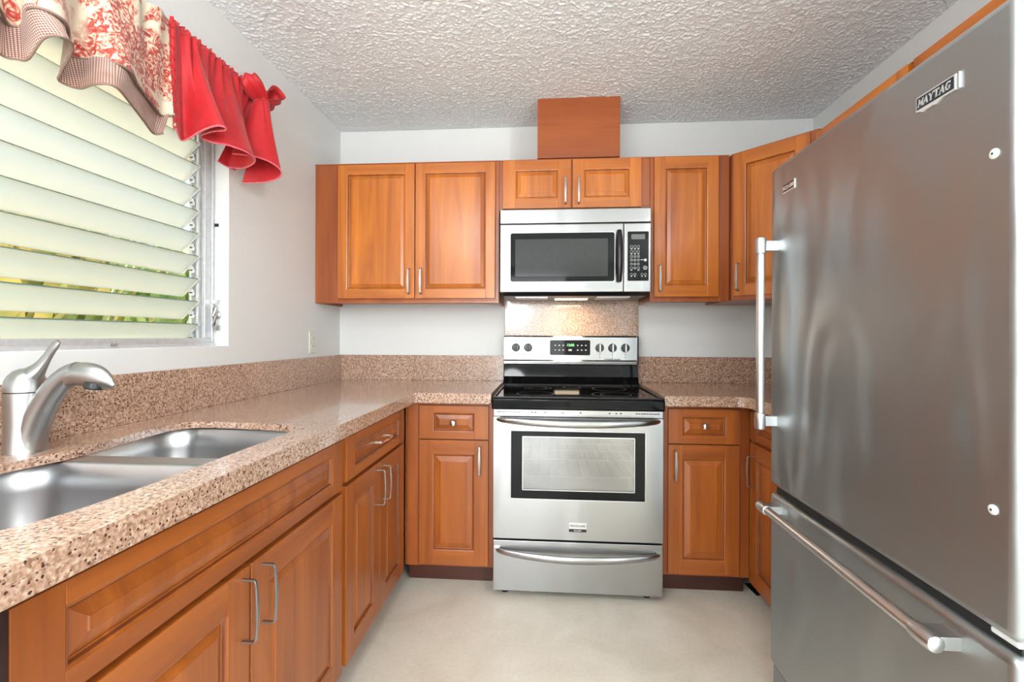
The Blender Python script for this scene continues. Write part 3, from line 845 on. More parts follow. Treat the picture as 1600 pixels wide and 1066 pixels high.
# neck rising out of the column and bending forward over the bowl
P0 = Vector((.090, -1.822, CT))
def bez(p, n=20):
    out = []
    for i in range(n + 1):
        t = i / n; q = [Vector(a) for a in p]
        while len(q) > 1: q = [q[k].lerp(q[k + 1], t) for k in range(len(q) - 1)]
        out.append(q[0])
    return out
neck = bez([P0 + Vector((.010, 0, .012)), P0 + Vector((.020, 0, .075)), P0 + Vector((.055, 0, .125)), P0 + Vector((.090, 0, .180)), P0 + Vector((.128, 0, .183))], 18)
mb = MB(); nn = len(neck)
mb.tube(neck, [.030 - .0085 * min(1, i / nn * 1.15) for i in range(nn)], 20, up=(0, 1, 0))
build('neck', mb, NICKEL, fc, smooth=50)
head = bez([P0 + Vector((.100, 0, .168)), P0 + Vector((.135, 0, .186)), P0 + Vector((.175, 0, .176)), P0 + Vector((.212, 0, .150))], 12)
mb = MB(); mb.tube(head, [.021, .0225, .024, .0255, .0265, .027, .027, .0265, .0255, .0235, .020, .015, .006], 20, up=(0, 1, 0), flat=[.95, .92, .88, .85, .82, .8, .78, .75, .7, .65, .6, .5, .4])
sh = build('spray_head', mb, NICKEL, fc, smooth=50)
mb = MB(); M_ = Matrix.Translation(P0 + Vector((.168, 0, .150))) @ Matrix.Rotation(math.radians(10), 4, 'Y')
mb.lathe((0, 0, 0), [(.020, .010), (.021, -.002), (.018, -.0055), (.0, -.006)], 'Z', 20, M=M_)
build('aerator', mb, BLACK, sh, smooth=40)
mb = MB()
for i in range(5):
    for j in range(5):
        if (i - 2) ** 2 + (j - 2) ** 2 < 7: mb.cyl((-.012 + .006 * i, -.012 + .006 * j, -.0085), .0013, .003, 'Z', 8, M=M_)
build_split('spray_nozzle', mb, PALE_PLASTIC, sh)
lev = MB()
lev.lathe(P0 + Vector((0, 0, .137)), [(.0372, 0), (.0372, .012), (.0355, .024), (.030, .036), (.021, .046), (.010, .051), (0, .052)], 'Z', 32)
lv = bez([P0 + Vector((.000, 0, .160)), P0 + Vector((.022, 0, .176)), P0 + Vector((.046, 0, .196)), P0 + Vector((.054, 0, .225)), P0 + Vector((.080, 0, .250))], 14)
lev.tube(lv, [.026, .025, .0235, .021, .0185, .016, .014, .0125, .0115, .0105, .010, .0098, .0096, .009, .006], 16, up=(0, 1, 0), flat=[1, 1, .95, .9, .85, .8, .75, .7, .66, .62, .6, .58, .56, .52, .4])
build('lever', lev, NICKEL, fc, smooth=50)
build('seam_ring', MB().lathe(P0 + Vector((0, 0, .1335)), [(.0362, 0), (.0362, .004)], 'Z', 32), BLACK_MATT, fc)

# outlet on the left wall
ot = thing('wall_outlet', 'ivory wall outlet plate on the left wall above the backsplash near the corner', 'outlet', (0, -.345, 1.158))
build('plate', MB().box((.0005, -.381, 1.100), (.006, -.309, 1.216)), IVORY, ot, bevel=.002)
for z in (1.136, 1.180):
    r = build('receptacle', MB().lathe((.006, -.345, z), [(.0165, 0), (.0165, .0015), (0, .0016)], 'X', 20), IVORY, ot, smooth=40)
    build_split('slot', MB().box((.0076, -.351, z - .004), (.0080, -.349, z + .005)).box((.0076, -.341, z - .004), (.0080, -.339, z + .004)), BLACK_MATT, r)
build('screw', MB().cyl((.006, -.345, 1.158), .003, .0012, 'X', 10), SATIN, ot)

# ------------------------------------------------------------------ range
RX0, RX1, RF = 1.024, 1.786, -.66
rg = thing('electric_range', 'stainless steel electric range with black glass cooktop between the base cabinets', 'range', ((RX0 + RX1) / 2, -.34, 0))
b = MB()
b.box((RX0, -.61, .03), (RX0 + .02, -.03, .858)).box((RX1 - .02, -.61, .03), (RX1, -.03, .858)).box((RX0, -.05, .03), (RX1, -.03, .858))
b.box((RX0, -.61, .03), (RX1, -.03, .26)).box((RX0, -.61, .83), (RX1, -.03, .858))
build('body', b, GREY_BODY, rg)
build('oven_cavity', MB().box((RX0 + .021, -.06, .261), (RX1 - .021, -.052, .829)).box((RX0 + .021, -.60, .261), (RX0 + .05, -.06, .829)).box((RX1 - .05, -.60, .261), (RX1 - .021, -.06, .829)).box((RX0 + .05, -.60, .261), (RX1 - .05, -.06, .30)).box((RX0 + .05, -.60, .80), (RX1 - .05, -.06, .829)), ENAMEL, rg)
for z in (.54, .62, .695):
    b = MB()
    for k in range(14): b.cyl((RX0 + .06 + k * .049, -.59, z), .002, .52, 'Y', 6)
    b.cyl((RX0 + .05, -.59, z), .0032, RX1 - RX0 - .10, 'X', 8); b.cyl((RX0 + .05, -.08, z), .0032, RX1 - RX0 - .10, 'X', 8)
    build('oven_rack', b, SATIN, rg, smooth=40)
# oven door with window opening
wx0, wx1, wz_0, wz_1 = 1.105, 1.706, .456, .763
dz0, dz1 = .272, .826
b = MB()
b.box((RX0, RF, dz0), (wx0, -.615, dz1)).box((wx1, RF, dz0), (RX1, -.615, dz1)).box((wx0, RF, dz0), (wx1, -.615, wz_0)).box((wx0, RF, wz_1), (wx1, -.615, dz1))
od = build('oven_door', b, STEEL, rg)
ix0, ix1, iz0, iz1 = 1.160, 1.658, .498, .736
b = MB()
b.box((wx0, RF - .001, wz_0), (ix0, RF + .01, wz_1)).box((ix1, RF - .001, wz_0), (wx1, RF + .01, wz_1)).box((ix0, RF - .001, wz_0), (ix1, RF + .01, iz0)).box((ix0, RF - .001, iz1), (ix1, RF + .01, wz_1))
build('window_surround', b, BLACK_GLASS, od)
build('window_pane', MB().box((ix0, RF + .002, iz0), (ix1, RF + .008, iz1)), OVEN_GLASS, od)
b = MB()
for (a0, a1, c0, c1) in ((ix0 - .003, ix1 + .003, iz1, iz1 + .004), (ix1, ix1 + .004, iz0 - .004, iz1), (ix0 - .003, ix1 + .003, iz0 - .004, iz0), (ix0 - .004, ix0, iz0 - .004, iz1)):
    b.box((a0, RF - .0015, c0), (a1, RF + .003, c1))
build('window_trim', b, SATIN, od)
b = MB()
for (a0, a1, c0, c1) in ((wx0 - .006, wx1 + .006, wz_1, wz_1 + .005), (wx0 - .006, wx1 + .006, wz_0 - .005, wz_0), (wx0 - .006, wx0, wz_0, wz_1), (wx1, wx1 + .006, wz_0, wz_1)):
    b.box((a0, RF - .0025, c0), (a1, RF + .003, c1))
build('window_bezel', b, SATIN, od, bevel=.001)
def bow_handle(parent, z, name='handle', drop=0.0):
    b = MB(); pts = []; rs = []; n = 28; cx_ = (RX0 + RX1) / 2
    for i in range(n + 1):
        f = i / n; x = RX0 + .012 + (RX1 - RX0 - .024) * f; s_ = math.sin(PI * f)
        pts.append((x, RF - .006 - .044 * s_ ** .55, z - drop * s_ ** .8)); rs.append(.007 + .010 * s_ ** .35)
    b.tube(pts, rs, 14, flat=[.55] * (n + 1), up=(0, 1, 0))
    for sx in (RX0 + .018, RX1 - .018): b.box((sx - .012, RF - .012, z - .010), (sx + .012, RF, z + .010))
    return build(name, b, STEEL, parent, smooth=50)
bow_handle(od, .818, drop=.012)
bg = build('badge', MB().box((1.369, RF - .0025, .324), (1.447, RF, .352)), BADGE, od, bevel=.001)
build('badge_strip', MB().box((1.369, RF - .0025, .311), (1.447, RF, .3235)), BLACK, bg)
text_mesh('FRIGIDAIRE', .0135, DARK_PRINT, bg, face_negY(1.408, RF - .0028, .338), bold=.0002)
text_mesh('GALLERY', .0085, WHITE_PRINT, bg, face_negY(1.408, RF - .0028, .3172), bold=.0001)
# vent strip above the door
b = MB().box((RX0, RF + .006, .829), (RX1, -.61, .861)); vs_ = build('vent_strip', b, STEEL, rg, bevel=.001)
b = MB()
for x in list([RX0 + .02 + .012 * k for k in range(9)]) + [1.20, 1.215, 1.26, 1.34, 1.42, 1.55, 1.58, 1.60] + [RX1 - .02 - .012 * k for k in range(9)]:
    b.box((x - .0045, RF + .0052, .846), (x + .0045, RF + .008, .850))
build_split('vent_slot', b, BLACK_MATT, vs_)
# storage drawer
sd = build('storage_drawer', MB().box((RX0, RF, .032), (RX1, -.615, .262)), STEEL, rg, bevel=.002)
bow_handle(sd, .222, drop=.018)
for x in (RX0 + .05, RX1 - .06):
    for y in (-.60, -.10): build('foot', MB().cyl((x, y, 0), .016, .031, 'Z', 16), BLACK_MATT, rg, smooth=40)
# cooktop
b = MB().prism([(1.017, -.682), (1.790, -.682), (1.790, -.10), (1.783, -.03), (1.023, -.03), (1.017, -.10)], .862, .9145)
ck = build('cooktop', b, BLACK_GLASS, rg, bevel=.008, bevseg=4, smooth=40)
b = MB()
b.box((1.021, -.662, .9146), (1.032, -.11, .9205)).box((1.776, -.662, .9146), (1.787, -.11, .9205)).box((1.021, -.672, .9146), (1.787, -.662, .9205))
build('rim', b, BLACK, ck, bevel=.002, label=None) if False else build('rim', b, BLACK, ck, bevel=.002)
RINGM = plain('burner_ring_print', (0.16, 0.16, 0.165, 1), .3)
for cx_, cy_, rad in ((1.21, -.50, (.09,)), (1.60, -.50, (.115, .075)), (1.22, -.25, (.072, .05)), (1.60, -.25, (.09,)), (1.405, -.19, (.05,))):
    b = MB()
    for r in rad:
        for rr_ in (r,):
            n = 64; v0 = [Vector((cx_ + rr_ * math.cos(2 * PI * k / n), cy_ + rr_ * math.sin(2 * PI * k / n), .9149)) for k in range(n)]
            v1 = [Vector((cx_ + (rr_ - .003) * math.cos(2 * PI * k / n), cy_ + (rr_ - .003) * math.sin(2 * PI * k / n), .9149)) for k in range(n)]
            b.rings([v0, v1], 0, cap=False)
    build('burner_ring', b, RINGM, ck)
# back guard
b = MB()
b.rings([[Vector((x, y, z)) for y, z in ((-.03, .90), (-.135, .90), (-.128, .925), (-.098, .965), (-.088, 1.034), (-.03, 1.034))] for x in (1.020, 1.783)])
build('back_riser', b, BLACK_GLASS, rg, bevel=.003)
b = MB()
b.rings([[Vector((x, y, z)) for y, z in ((-.03, 1.035), (-.094, 1.035), (-.096, 1.052), (-.088, 1.060), (-.082, 1.190), (-.075, 1.199), (-.03, 1.199))] for x in (1.019, 1.784)])
cp = build('control_panel', b, STEEL, rg, bevel=.002)
build('end_cap', MB().box((1.776, -.099, 1.036), (1.786, -.03, 1.198)), BLACK, cp, bevel=.003)
def pan(x, z, y=-.0905): return face_negY(x, y, z)
PY = -.0885
b = MB(); pts = []
for cx_, cz_, a0 in ((1.506, 1.166, 0), (1.292, 1.166, PI / 2), (1.292, 1.096, PI), (1.506, 1.096, 1.5 * PI)):
    for k in range(6): a = a0 + PI / 2 * k / 5; pts.append((cx_ + .008 * math.cos(a), cz_ + .008 * math.sin(a)))
b.rings([[Vector((x, y, z)) for x, z in pts] for y in (-.080, -.0925)])
ds = build('display_panel', b, BLACK_GLASS, cp, bevel=.001)
text_mesh('12:03', .020, GREEN_LED, ds, pan(1.402, 1.145, -.0929), name='clock_digits', bold=.0003, depth=.0002)
b = MB()
for x in (1.315, 1.338, 1.361, 1.443, 1.466, 1.489):
    for z in (1.117, 1.144):
        b.box((x - .004, -.0930, z - .0028), (x + .004, -.0925, z + .0028))
for x in (1.395, 1.405): b.box((x - .004, -.0930, 1.112), (x + .004, -.0925, 1.122))
build_split('touch_key', b, WHITE_PRINT, ds)
for x in (1.088, 1.159, 1.568, 1.640, 1.712):
    k = MB().lathe((x, -.083, 1.130), [(.0255, 0), (.0255, -.006), (.0235, -.008)], 'Y', 32)
    kb = build('control_knob', MB().lathe((x, -.085, 1.130), [(.025, 0), (.024, -.010), (.021, -.022), (.019, -.0245), (0, -.025)], 'Y', 32), BLACK, cp, smooth=40)
    build('knob_grip', MB().box((x - .0045, -.120, 1.108), (x + .0045, -.108, 1.152)), SATIN if x > 1.5 else BLACK, kb, bevel=.002)
    build_split('index_mark', MB().box((x - .001, -.0875, 1.158), (x + .001, -.0860, 1.164)).box((x - .003, -.0905, 1.090), (x + .003, -.0885, 1.096)).cyl((x, -.0895, 1.076), .003, -.0012, 'Y', 10), GREY_TEXT, cp)
text_mesh('FRIGIDAIRE GALLERY', .0095, DARK_PRINT, cp, pan(1.640, 1.0655, -.0912), bold=.0001)

# ------------------------------------------------------------------ microwave
MX0, MX1, MF = 1.024, 1.788, -.40
mw = thing('microwave_oven', 'stainless steel over-the-range microwave with black door window under the bridge cabinet', 'microwave', ((MX0 + MX1) / 2, -.2, 1.41))
build('housing', MB().box((MX0 + .003, -.365, 1.422), (MX1 - .003, -.004, 1.842)), GREY_BODY, mw)
build('vent_panel', MB().box((MX0, MF, 1.772), (MX1, -.365, 1.845)), STEEL, mw, bevel=.005, bevseg=3)
mx = 1.652
ax0, ax1, az0, az1 = 1.079, 1.605, 1.474, 1.722
def rrect(x0, x1, z0, z1, r, y, n=6):
    out = []
    for cx_, cz_, a0 in ((x1 - r, z1 - r, 0), (x0 + r, z1 - r, PI / 2), (x0 + r, z0 + r, PI), (x1 - r, z0 + r, 1.5 * PI)):
        for k in range(n): a = a0 + PI / 2 * k / (n - 1); out.append(Vector((cx_ + r * math.cos(a), y, cz_ + r * math.sin(a))))
    return out
md_ = build('microwave_door', MB().box((MX0, MF, 1.420), (mx - .001, -.366, 1.768)), STEEL, mw, bevel=.005, bevseg=3)
build('window_bezel', MB().rings([rrect(ax0 - .004, ax1 + .004, az0 - .004, az1 + .004, .012, y) for y in (MF + .002, MF - .002)]), SATIN, md_, bevel=.001)
build('window_surround', MB().rings([rrect(ax0, ax1, az0, az1, .010, y) for y in (MF, MF - .004)]), BLACK_GLASS, md_, bevel=.001)
build('window_pane', MB().rings([rrect(1.104, 1.572, 1.500, 1.690, .004, y) for y in (MF - .002, MF - .0048)]), MW_PANE, md_)
b = MB(); pts = []; n = 14
for i in range(n + 1):
    f = i / n; pts.append((1.627, MF - .012 - .022 * math.sin(PI * f) ** .6, 1.473 + .254 * f))
b.tube(pts, [.0125 + .003 * math.sin(PI * i / n) for i in range(n + 1)], 12, flat=.8, up=(0, 1, 0))
b.box((1.617, MF - .014, 1.473), (1.637, MF, 1.490)).box((1.617, MF - .014, 1.710), (1.637, MF, 1.727))
build('handle', b, BLACK, md_, smooth=50)
cpn = build('control_panel', MB().box((mx + .001, MF, 1.420), (MX1, -.366, 1.768)), STEEL, mw, bevel=.005, bevseg=3)
kp = build('keypad', MB().rings([rrect(1.670, 1.774, 1.476, 1.724, .004, y) for y in (MF, MF - .003)]), BLACK_GLASS, cpn, bevel=.001)
build('bezel_edge', MB().box((1.774, MF - .0035, 1.480), (1.777, MF, 1.722)), SATIN, cpn)
dp = build('display', MB().box((1.688, MF - .0036, 1.684), (1.755, MF - .003, 1.710)), SCREEN_GREY, kp)
def ringprint(b, cx_, cz_, r, wd, y):
    n = 20
    b.rings([[Vector((cx_ + rr_ * math.cos(2 * PI * k / n), y, cz_ + rr_ * math.sin(2 * PI * k / n))) for k in range(n)] for rr_ in (r, r - wd)], 0, cap=False)
b = MB(); KY = MF - .0032
for i, x in enumerate((1.689, 1.706, 1.723)):
    for z in (1.647, 1.622, 1.598, 1.580, 1.560, 1.540): ringprint(b, x, z, .0068, .0010, KY)
for x in (1.689, 1.706, 1.741, 1.758): ringprint(b, x, 1.508, .0062, .0010, KY)
ringprint(b, 1.757, 1.541, .0100, .0022, KY); ringprint(b, 1.757, 1.541, .0052, .0016, KY)
ringprint(b, 1.757, 1.580, .0068, .0050, KY)
build_split('key_ring', b, WHITE_PRINT, kp)
for s_, x, z in [('1', 1.689, 1.598), ('2', 1.706, 1.598), ('3', 1.723, 1.598), ('4', 1.689, 1.580), ('5', 1.706, 1.580), ('6', 1.723, 1.580), ('7', 1.689, 1.560), ('8', 1.706, 1.560), ('9', 1.723, 1.560), ('0', 1.706, 1.540)]:
    text_mesh(s_, .009, WHITE_PRINT, kp, face_negY(x, KY - .0001, z), name='key_number', depth=.0001)
b = MB()
for x in (1.689, 1.706, 1.723):
    for z in (1.636, 1.611): b.box((x - .005, KY - .0002, z - .0015), (x + .005, KY, z + .0015))
for x in (1.689, 1.706, 1.741, 1.758): b.box((x - .003, KY - .0002, 1.496), (x + .003, KY, 1.500))
for x in (1.689, 1.723): b.box((x - .004, KY - .0002, 1.527), (x + .004, KY, 1.531))
b.box((1.734, KY - .0002, 1.580), (1.748, KY, 1.583))
build_split('key_label', b, WHITE_PRINT, kp)
b = MB()
b.rings([[Vector((x, y, z)) for y, z in ((-.385, 1.4195), (-.36, 1.404), (-.02, 1.404), (-.02, 1.4195))] for x in (MX0 + .012, MX1 - .012)])
up_ = build('underside', b, BLACK, mw, bevel=.003)
b = MB()
for x in (1.10, 1.53): b.box((x, -.30, 1.4005), (x + .17, -.15, 1.4045))
build_split('grease_filter', b, SATIN, up_)
build('lamp_lens', MB().box((1.31, -.20, 1.4005), (1.49, -.12, 1.4042)), HOOD_LENS, up_)

# ------------------------------------------------------------------ refrigerator
FX, FY0, FY1 = 2.0, -2.012, -1.192
fr = thing('refrigerator', 'large brushed steel bottom-freezer refrigerator against the right wall', 'refrigerator', (2.38, -1.6, 0))
build('body', MB().box((2.062, FY0 + .004, .03), (2.765, FY1 - .004, 1.735)), GREY_BODY, fr, bevel=.004)
build('door_gasket', MB().box((2.046, FY0 + .012, .13), (2.062, FY1 - .012, 1.735)), BLACK_MATT, fr)
fd = build('upper_door', MB().box((FX, FY0, .712), (2.046, FY1, 1.745)), FRIDGE_STEEL, fr, bevel=.016, bevseg=5, smooth=40)
fz = build('freezer_drawer', MB().box((FX, FY0, .130), (2.046, FY1, .690)), FRIDGE_STEEL, fr, bevel=.016, bevseg=5, smooth=40)
build('gap_shadow_liner', MB().box((2.018, FY0 + .012, .688), (2.046, FY1 - .012, .714)), BLACK_MATT, fr)
b = MB().box((2.010, -2.004, .702), (2.040, -1.955, .7125)); build('hinge_cover', b, PALE_PLASTIC, fr, bevel=.003)
b = MB()
b.box((FX + .012, FY0 + .004, .02), (2.05, FY1 - .004, .122)); build('base_grille', b, GREY_BODY, fr, bevel=.004)
for y in (-1.25, -1.95): build('foot', MB().cyl((2.09, y, 0), .02, .03, 'Z', 14), BLACK_MATT, fr, smooth=40)
def bracket(b, y, z, axis):
    # block between the door and the bar
    if axis == 'Z': b.box((1.955, y - .010, z - .016), (FX + .002, y + .010, z + .016))
    else: b.box((1.955, y - .022, z - .012), (FX + .002, y + .022, z + .012))
def bar_handle(parent, a, c, axis):
    a, c = Vector(a), Vector(c); h = build('handle', MB().tube([a, c], .0125, 24), STEEL_BAR, parent, smooth=40)
    L = .052; d = (c - a).normalized()
    for p, s_ in ((a, 1), (c, -1)):
        b = MB(); e0 = p - d * s_ * .012; e1 = p + d * s_ * (L - .012)
        b.tube([e0 - d * s_ * .004, e0, e0 + d * s_ * .012, e1 - d * s_ * .008, e1 - d * s_ * .002, e1], [.004, .0150, .0170, .0165, .0155, .013], 24)
        bracket(b, (e0.lerp(e1, .5)).y, (e0.lerp(e1, .5)).z, axis)
        build('end_bracket', b, SATIN, h, smooth=40, bevel=.0008)
    return h
STEEL_BAR = steel('handle_steel', (0.72, 0.73, 0.73, 1), 0.3, 0.0, fine=0)
bar_handle(fd, (1.952, -1.232, .912), (1.952, -1.232, 1.502), 'Z')
bar_handle(fz, (1.955, -1.240, .652), (1.955, -1.905, .650), 'Y')
for z in (1.499, .912):
    p = build('screw_cap', MB().lathe((FX, -1.972, z), [(.0085, 0), (.0085, -.002), (.006, -.004), (.0, -.0045)], 'X', 20), PALE_PLASTIC, fd, smooth=40)
    build('screw_hole', MB().cyl((FX - .0047, -1.972, z), .002, .0006, 'X', 8), BLACK_MATT, p)
# brand badge: built from strokes, slab serifs, slanted
b = MB()
b.box((FX - .004, -1.902, 1.642), (FX, -1.810, 1.671))
bdg = build('badge', b, BADGE, fd, bevel=.001)
b = MB().prism([(-1.872, 1.6425), (-1.858, 1.6365), (-1.853, 1.6385), (-1.833, 1.6385), (-1.828, 1.6365), (-1.815, 1.6425)], 0, .004)
b.v = [Vector((FX - v.z, v.x, v.y)) for v in b.v]
build('badge_scroll', b, BADGE, bdg)
build('badge_field', MB().box((FX - .0048, -1.898, 1.6455), (FX - .0038, -1.8135, 1.668)), NAVY, bdg)
build('badge_bar', MB().box((FX - .004, -1.9085, 1.642), (FX, -1.9072, 1.671)), BADGE, bdg)
def glyph(b, segs, ox, w, h, th, M):
    for (x0, y0, x1, y1, t) in segs:
        p, q = Vector((ox + x0 * w, y0 * h, 0)), Vector((ox + x1 * w, y1 * h, 0)); d = (q - p)
        if d.length == 0: continue
        d.normalize(); n_ = Vector((-d.y, d.x, 0)) * t * th / 2; e = d * th * .12
        vs = [p - e - n_, q + e - n_, q + e + n_, p - e + n_]
        vs = vs + [v + Vector((0, 0, .0006)) for v in vs]
        b.add([M @ v for v in vs], [(0, 3, 2, 1), (4, 5, 6, 7), (0, 1, 5, 4), (1, 2, 6, 5), (2, 3, 7, 6), (3, 0, 4, 7)])
def serif(x, y, l=.22): return (x - l / 2 - .05, y, x + l / 2 + .05, y, .6)
G = {'M': [(.1, 0, .14, 1, .6), (.14, 1, .5, .25, 1.3), (.5, .25, .86, 1, .6), (.86, 0, .86, 1, 1.4), serif(.1, 0), serif(.86, 0), serif(.1, 1, .12), serif(.88, 1, .12)],
     'A': [(.1, 0, .5, 1, .6), (.5, 1, .85, 0, 1.4), (.28, .35, .7, .35, .6), serif(.1, 0), serif(.85, 0)],
     'Y': [(.12, 1, .5, .48, 1.4), (.88, 1, .5, .48, .6), (.5, .5, .5, 0, 1.4), serif(.5, 0), serif(.12, 1), serif(.88, 1)],
     'T': [(.5, 0, .5, 1, 1.4), (.1, 1, .9, 1, .8), (.1, 1, .1, .78, .6), (.9, 1, .9, .78, .6), serif(.5, 0)],
     'G': [(.85, .80, .6, 1, .7), (.6, 1, .35, .95, .9), (.35, .95, .15, .5, 1.4), (.15, .5, .35, .05, 1.4), (.35, .05, .6, 0, .8), (.6, 0, .82, .1, .9), (.82, .1, .82, .45, 1.4), serif(.80, .45), (.85, .80, .87, 1, .6)]}
b = MB(); M_ = face_negX(FX - .0048, -1.8165, 1.6500) @ Matrix(((1, .16, 0, 0), (0, 1, 0, 0), (0, 0, 1, 0), (0, 0, 0, 1)))
for i, ch in enumerate('MAYTAG'): glyph(b, G[ch], i * .0125, .0125 * (.98), .0135, .0022, M_)
build('lettering', b, BADGE, bdg)
b2_ = build('badge', MB().box((FX - .003, -1.345, 1.640), (FX, -1.281, 1.644)).box((FX - .003, -1.348, 1.640), (FX, -1.344, 1.668)), BADGE, fd)
build('badge_field', MB().box((FX - .002, -1.344, 1.644), (FX, -1.281, 1.666)), NAVY, b2_)
text_mesh('MCO-3000', .0155, BADGE, b2_, face_negX(FX - .0024, -1.3125, 1.655), bold=.0006)

# ------------------------------------------------------------------ black tray on the floor by the right toe kick
b = MB().prism([(2.225, -.452), (2.295, -.446), (2.300, -.545), (2.235, -.555)], 0, .006)
o = build('plastic_tray', b, BLACK, bevel=.002); tag(o, 'small flat black plastic tray on the floor beside the right toe kick', 'tray')
b = MB()

# ------------------------------------------------------------------ window valances
def crom(P, n):
    P = [Vector(p) for p in P]; L = [0]
    for i in range(1, len(P)): L.append(L[-1] + (P[i] - P[i - 1]).length)
    out = []
    for k in range(n):
        s_ = L[-1] * k / (n - 1); i = 0
        while i < len(P) - 2 and L[i + 1] < s_: i += 1
        t = (s_ - L[i]) / max(1e-9, L[i + 1] - L[i])
        p0, p1, p2, p3 = P[max(0, i - 1)], P[i], P[i + 1], P[min(len(P) - 1, i + 2)]
        out.append(.5 * ((2 * p1) + (p2 - p0) * t + (2 * p0 - 5 * p1 + 4 * p2 - p3) * t * t + (3 * p1 - p0 - 3 * p2 + p3) * t ** 3))
    return out
def sheet(top, hem, n=120, m=26, e=1.3, ripple=0.0, rn=20, sag=0.0, uvs=1.0):
    A = crom(top, n); B = crom(hem, n); b = MB(); b.uv = []
    acc = 0
    for j in range(n):
        if j: acc += (B[j] - B[j - 1]).length
        for i in range(m + 1):
            t = i / m; w = t ** e
            p = A[j].lerp(B[j], t)
            x_ = A[j].x * (1 - w) + B[j].x * w; y_ = A[j].y * (1 - w) + B[j].y * w
            p = Vector((x_, y_, p.z - sag * math.sin(PI * t)))
            p.x += ripple * math.sin(rn * 2 * PI * j / n) * (1 - t) ** 1.5 * (.5 + .5 * math.cos(rn * .37 * j / n * 2 * PI))
            b.v.append(p); b.uv.append((acc * uvs, (A[j] - B[j]).length * t * uvs))
    for j in range(n - 1):
        for i in range(m):
            a = j * (m + 1) + i; b.f.append([a, a + 1, a + m + 2, a + m + 1]); b.m.append(0)
    return b, B
RODX = .085
rod = thing('curtain_rod', 'thin white curtain rod above the window carrying the valances', 'curtain rod', (RODX, -1.6, 2.15))
build('rod', MB().cyl((RODX, -2.35, 2.150), .006, 1.42, 'Y', 12), PALE_PLASTIC, rod, smooth=40)
build('bracket', MB().box((.001, -.945, 2.135), (RODX + .006, -.925, 2.165)), PALE_PLASTIC, rod, bevel=.002)
# red tie-up valance
rv = thing('red_valance', 'gathered red cotton valance with pink stitched hem, right of the printed valance', 'valance', (RODX, -1.2, 2.15))
topz = 2.172
red_top = [(RODX + .012 + (.006 if k % 2 else -.004), -1.425 + .44 * k / 22, topz + (.004 if k % 3 else -.004)) for k in range(23)]
red_hem = [(.118, -1.425, 1.835), (.085, -1.365, 1.825), (.105, -1.352, 1.838), (.160, -1.372, 1.850), (.215, -1.385, 1.858), (.236, -1.372, 1.860), (.222, -1.350, 1.860), (.170, -1.342, 1.860),
           (.115, -1.318, 1.856), (.125, -1.290, 1.850), (.175, -1.270, 1.845), (.205, -1.225, 1.842), (.205, -1.170, 1.840), (.170, -1.120, 1.838), (.105, -1.082, 1.836), (.052, -1.090, 1.838), (.045, -1.140, 1.842), (.035, -1.080, 1.846), (.030, -1.02, 1.85)]
b, hemc = sheet(red_top, red_hem, 220, 26, 1.25, .010, 15)
build('cloth', b, RED, rv, smooth=180, solid=.0016)
build('hem_stitching', MB().tube(hemc, .0028, 8), PINK, rv, smooth=180)
# heading frill standing above the rod
ft = [(RODX + .010 + .008 * math.sin(k * 1.9), -1.425 + .43 * k / 60, 2.185 + .005 * math.sin(k * 2.7)) for k in range(61)]
fb = [(RODX + .006 + .004 * math.sin(k * 1.9), -1.425 + .43 * k / 60, 2.158) for k in range(61)]
b, _h = sheet(ft, fb, 200, 5, 1.0); build('heading_frill', b, RED, rv, smooth=180, solid=.0016)
# frilled left edge
ft = [(.118 + .010 * math.sin(k * 1.6) - .02 * (1 - k / 40), -1.428 - .006 * math.cos(k * 1.6), 2.16 - .325 * k / 40) for k in range(41)]
fb = [(.100 - .02 * (1 - k / 40), -1.415, 2.16 - .325 * k / 40) for k in range(41)]
b, _h = sheet(ft, fb, 160, 3, 1.0); build('edge_frill', b, RED, rv, smooth=180, solid=.0012)
# tie with bow at the right end
bw = thing('red_tie', 'red fabric bow knotted at the right end of the red valance with a flaring tail', 'bow', (.12, -1.01, 2.13))
K = Vector((.135, -1.010, 2.125))
tt = [K + Vector((-.030, -.015, -.01)), K + Vector((-.010, -.03, -.005)), K + Vector((.018, -.018, 0)), K + Vector((.022, .010, 0)), K + Vector((0, .022, -.002)), K + Vector((-.03, .03, -.004))]
th = [(.100, -1.140, 1.868), (.150, -1.105, 1.872), (.190, -1.060, 1.868), (.216, -1.020, 1.848), (.190, -.985, 1.830), (.130, -.975, 1.818), (.075, -.985, 1.812), (.045, -1.00, 1.808)]
b, tc = sheet(tt, th, 90, 22, 1.15, .004, 7); build('tail', b, RED, bw, smooth=180, solid=.0016)
build('tail_hem', MB().tube(tc, .0026, 8), PINK, bw, smooth=180)
b = MB().lathe((0, 0, 0), [(.0, -.024), (.012, -.021), (.020, -.010), (.021, .004), (.016, .016), (.008, .022), (0, .024)], 'Z', 20, M=Matrix.Translation(K) @ Matrix.Rotation(.5, 4, 'X'))
build('knot', b, RED, bw, smooth=180)
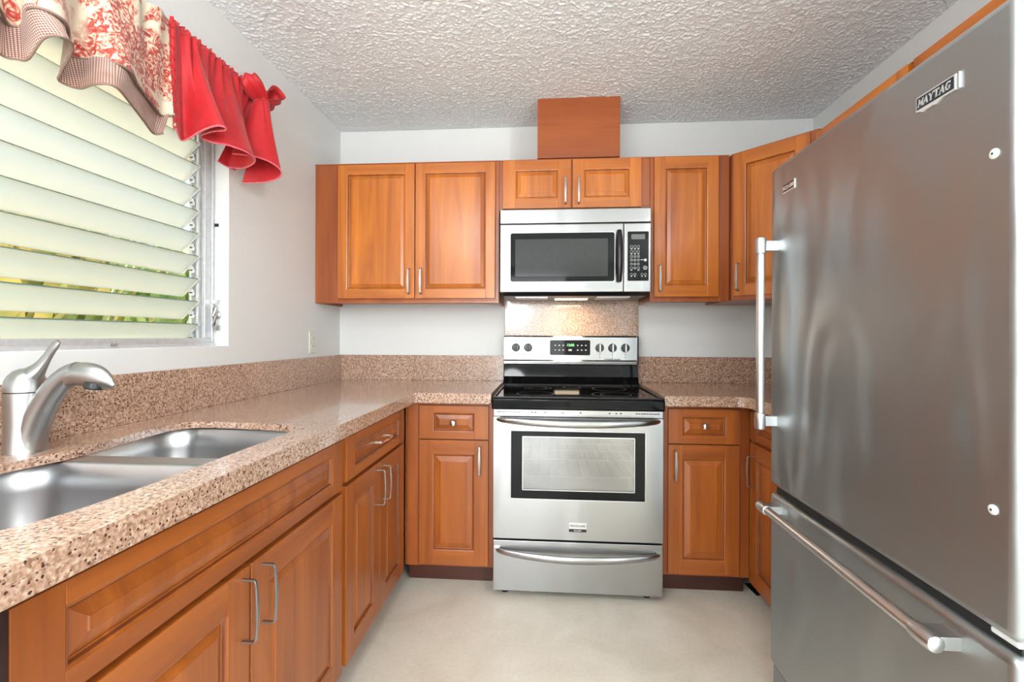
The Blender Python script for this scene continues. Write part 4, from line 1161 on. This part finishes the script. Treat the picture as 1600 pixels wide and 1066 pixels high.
def loop(c, d, L, wd, side, fat, nm, open_=False):
    """bow loop: a ribbon going out along d and back; width along side"""
    c, d, side = Vector(c), Vector(d).normalized(), Vector(side).normalized(); n_ = d.cross(side).normalized()
    b = MB(); n = 36; m = 8
    for j in range(n):
        t = j / (n - 1) * (.58 if open_ else 1.0); a = 2 * PI * t
        along = L * (.5 - .5 * math.cos(a)); off = fat * math.sin(a) * (.35 + .65 * along / L)
        w = wd * (.30 + .70 * math.sin(PI * min(1, .15 + along / L * .6)))
        for i in range(m + 1):
            s_ = i / m - .5
            b.v.append(c + d * (along + .006 * math.cos(s_ * 9) * (along / L)) + n_ * (off + .004 * math.sin(s_ * 14 + t * 5)) + side * s_ * 2 * w)
    for j in range(n - 1):
        for i in range(m):
            a = j * (m + 1) + i; b.f.append([a, a + 1, a + m + 2, a + m + 1]); b.m.append(0)
    return build(nm, b, RED, bw, smooth=180, solid=.0016)
loop(K, (-.10, -.75, .55), .105, .036, (.75, .25, .35), .030, 'bow_loop')
loop(K, (.15, .78, .58), .098, .040, (.75, -.2, .45), .036, 'bow_loop')
# printed valance with gingham lining
tv = thing('toile_valance', 'cream valance printed with red pastoral scenes and lined with gingham, left of the red valance', 'valance', (RODX, -1.8, 2.15))
toile_hem = [(.14, -2.30, 1.87), (.20, -2.22, 1.86), (.11, -2.12, 1.86), (.19, -2.03, 1.865), (.17, -1.96, 1.872), (.113, -1.893, 1.88), (.080, -1.850, 1.878), (.105, -1.837, 1.88), (.165, -1.882, 1.885), (.200, -1.880, 1.885), (.203, -1.838, 1.882),
             (.14, -1.775, 1.875), (.105, -1.742, 1.875), (.125, -1.712, 1.878), (.178, -1.695, 1.88), (.185, -1.655, 1.878), (.152, -1.600, 1.876), (.120, -1.520, 1.868), (.095, -1.455, 1.862), (.115, -1.432, 1.872)]
toile_top = [(RODX + .012 + (.008 if k % 2 else -.003), -2.30 + .872 * k / 20, 2.172) for k in range(21)]
b, hc = sheet(toile_top, toile_hem, 260, 24, 1.2, .008, 12)
build('printed_cloth', b, TOILE, tv, smooth=180, solid=.0016)
build('piping', MB().tube(hc, .0032, 8), PIPING, tv, smooth=180)
gt = [Vector(p) + Vector((-.012, .0, .012)) for p in toile_hem]
gh = [(.13, -2.33, 1.79), (.20, -2.26, 1.785), (.12, -2.14, 1.785), (.20, -2.05, 1.785), (.15, -1.97, 1.79), (.105, -1.886, 1.79), (.120, -1.868, 1.79), (.145, -1.865, 1.792), (.200, -1.880, 1.825), (.232, -1.868, 1.832), (.215, -1.835, 1.828),
      (.150, -1.800, 1.80), (.123, -1.780, 1.79), (.140, -1.750, 1.788), (.190, -1.758, 1.792), (.222, -1.740, 1.795), (.188, -1.658, 1.792), (.150, -1.580, 1.788), (.115, -1.506, 1.785), (.135, -1.495, 1.79)]
b, gc = sheet(gt, gh, 260, 12, 1.0)
build('gingham_lining', b, GINGHAM, tv, smooth=180, solid=.0012)
build('piping', MB().tube(gc, .0028, 8), PIPING, tv, smooth=180)
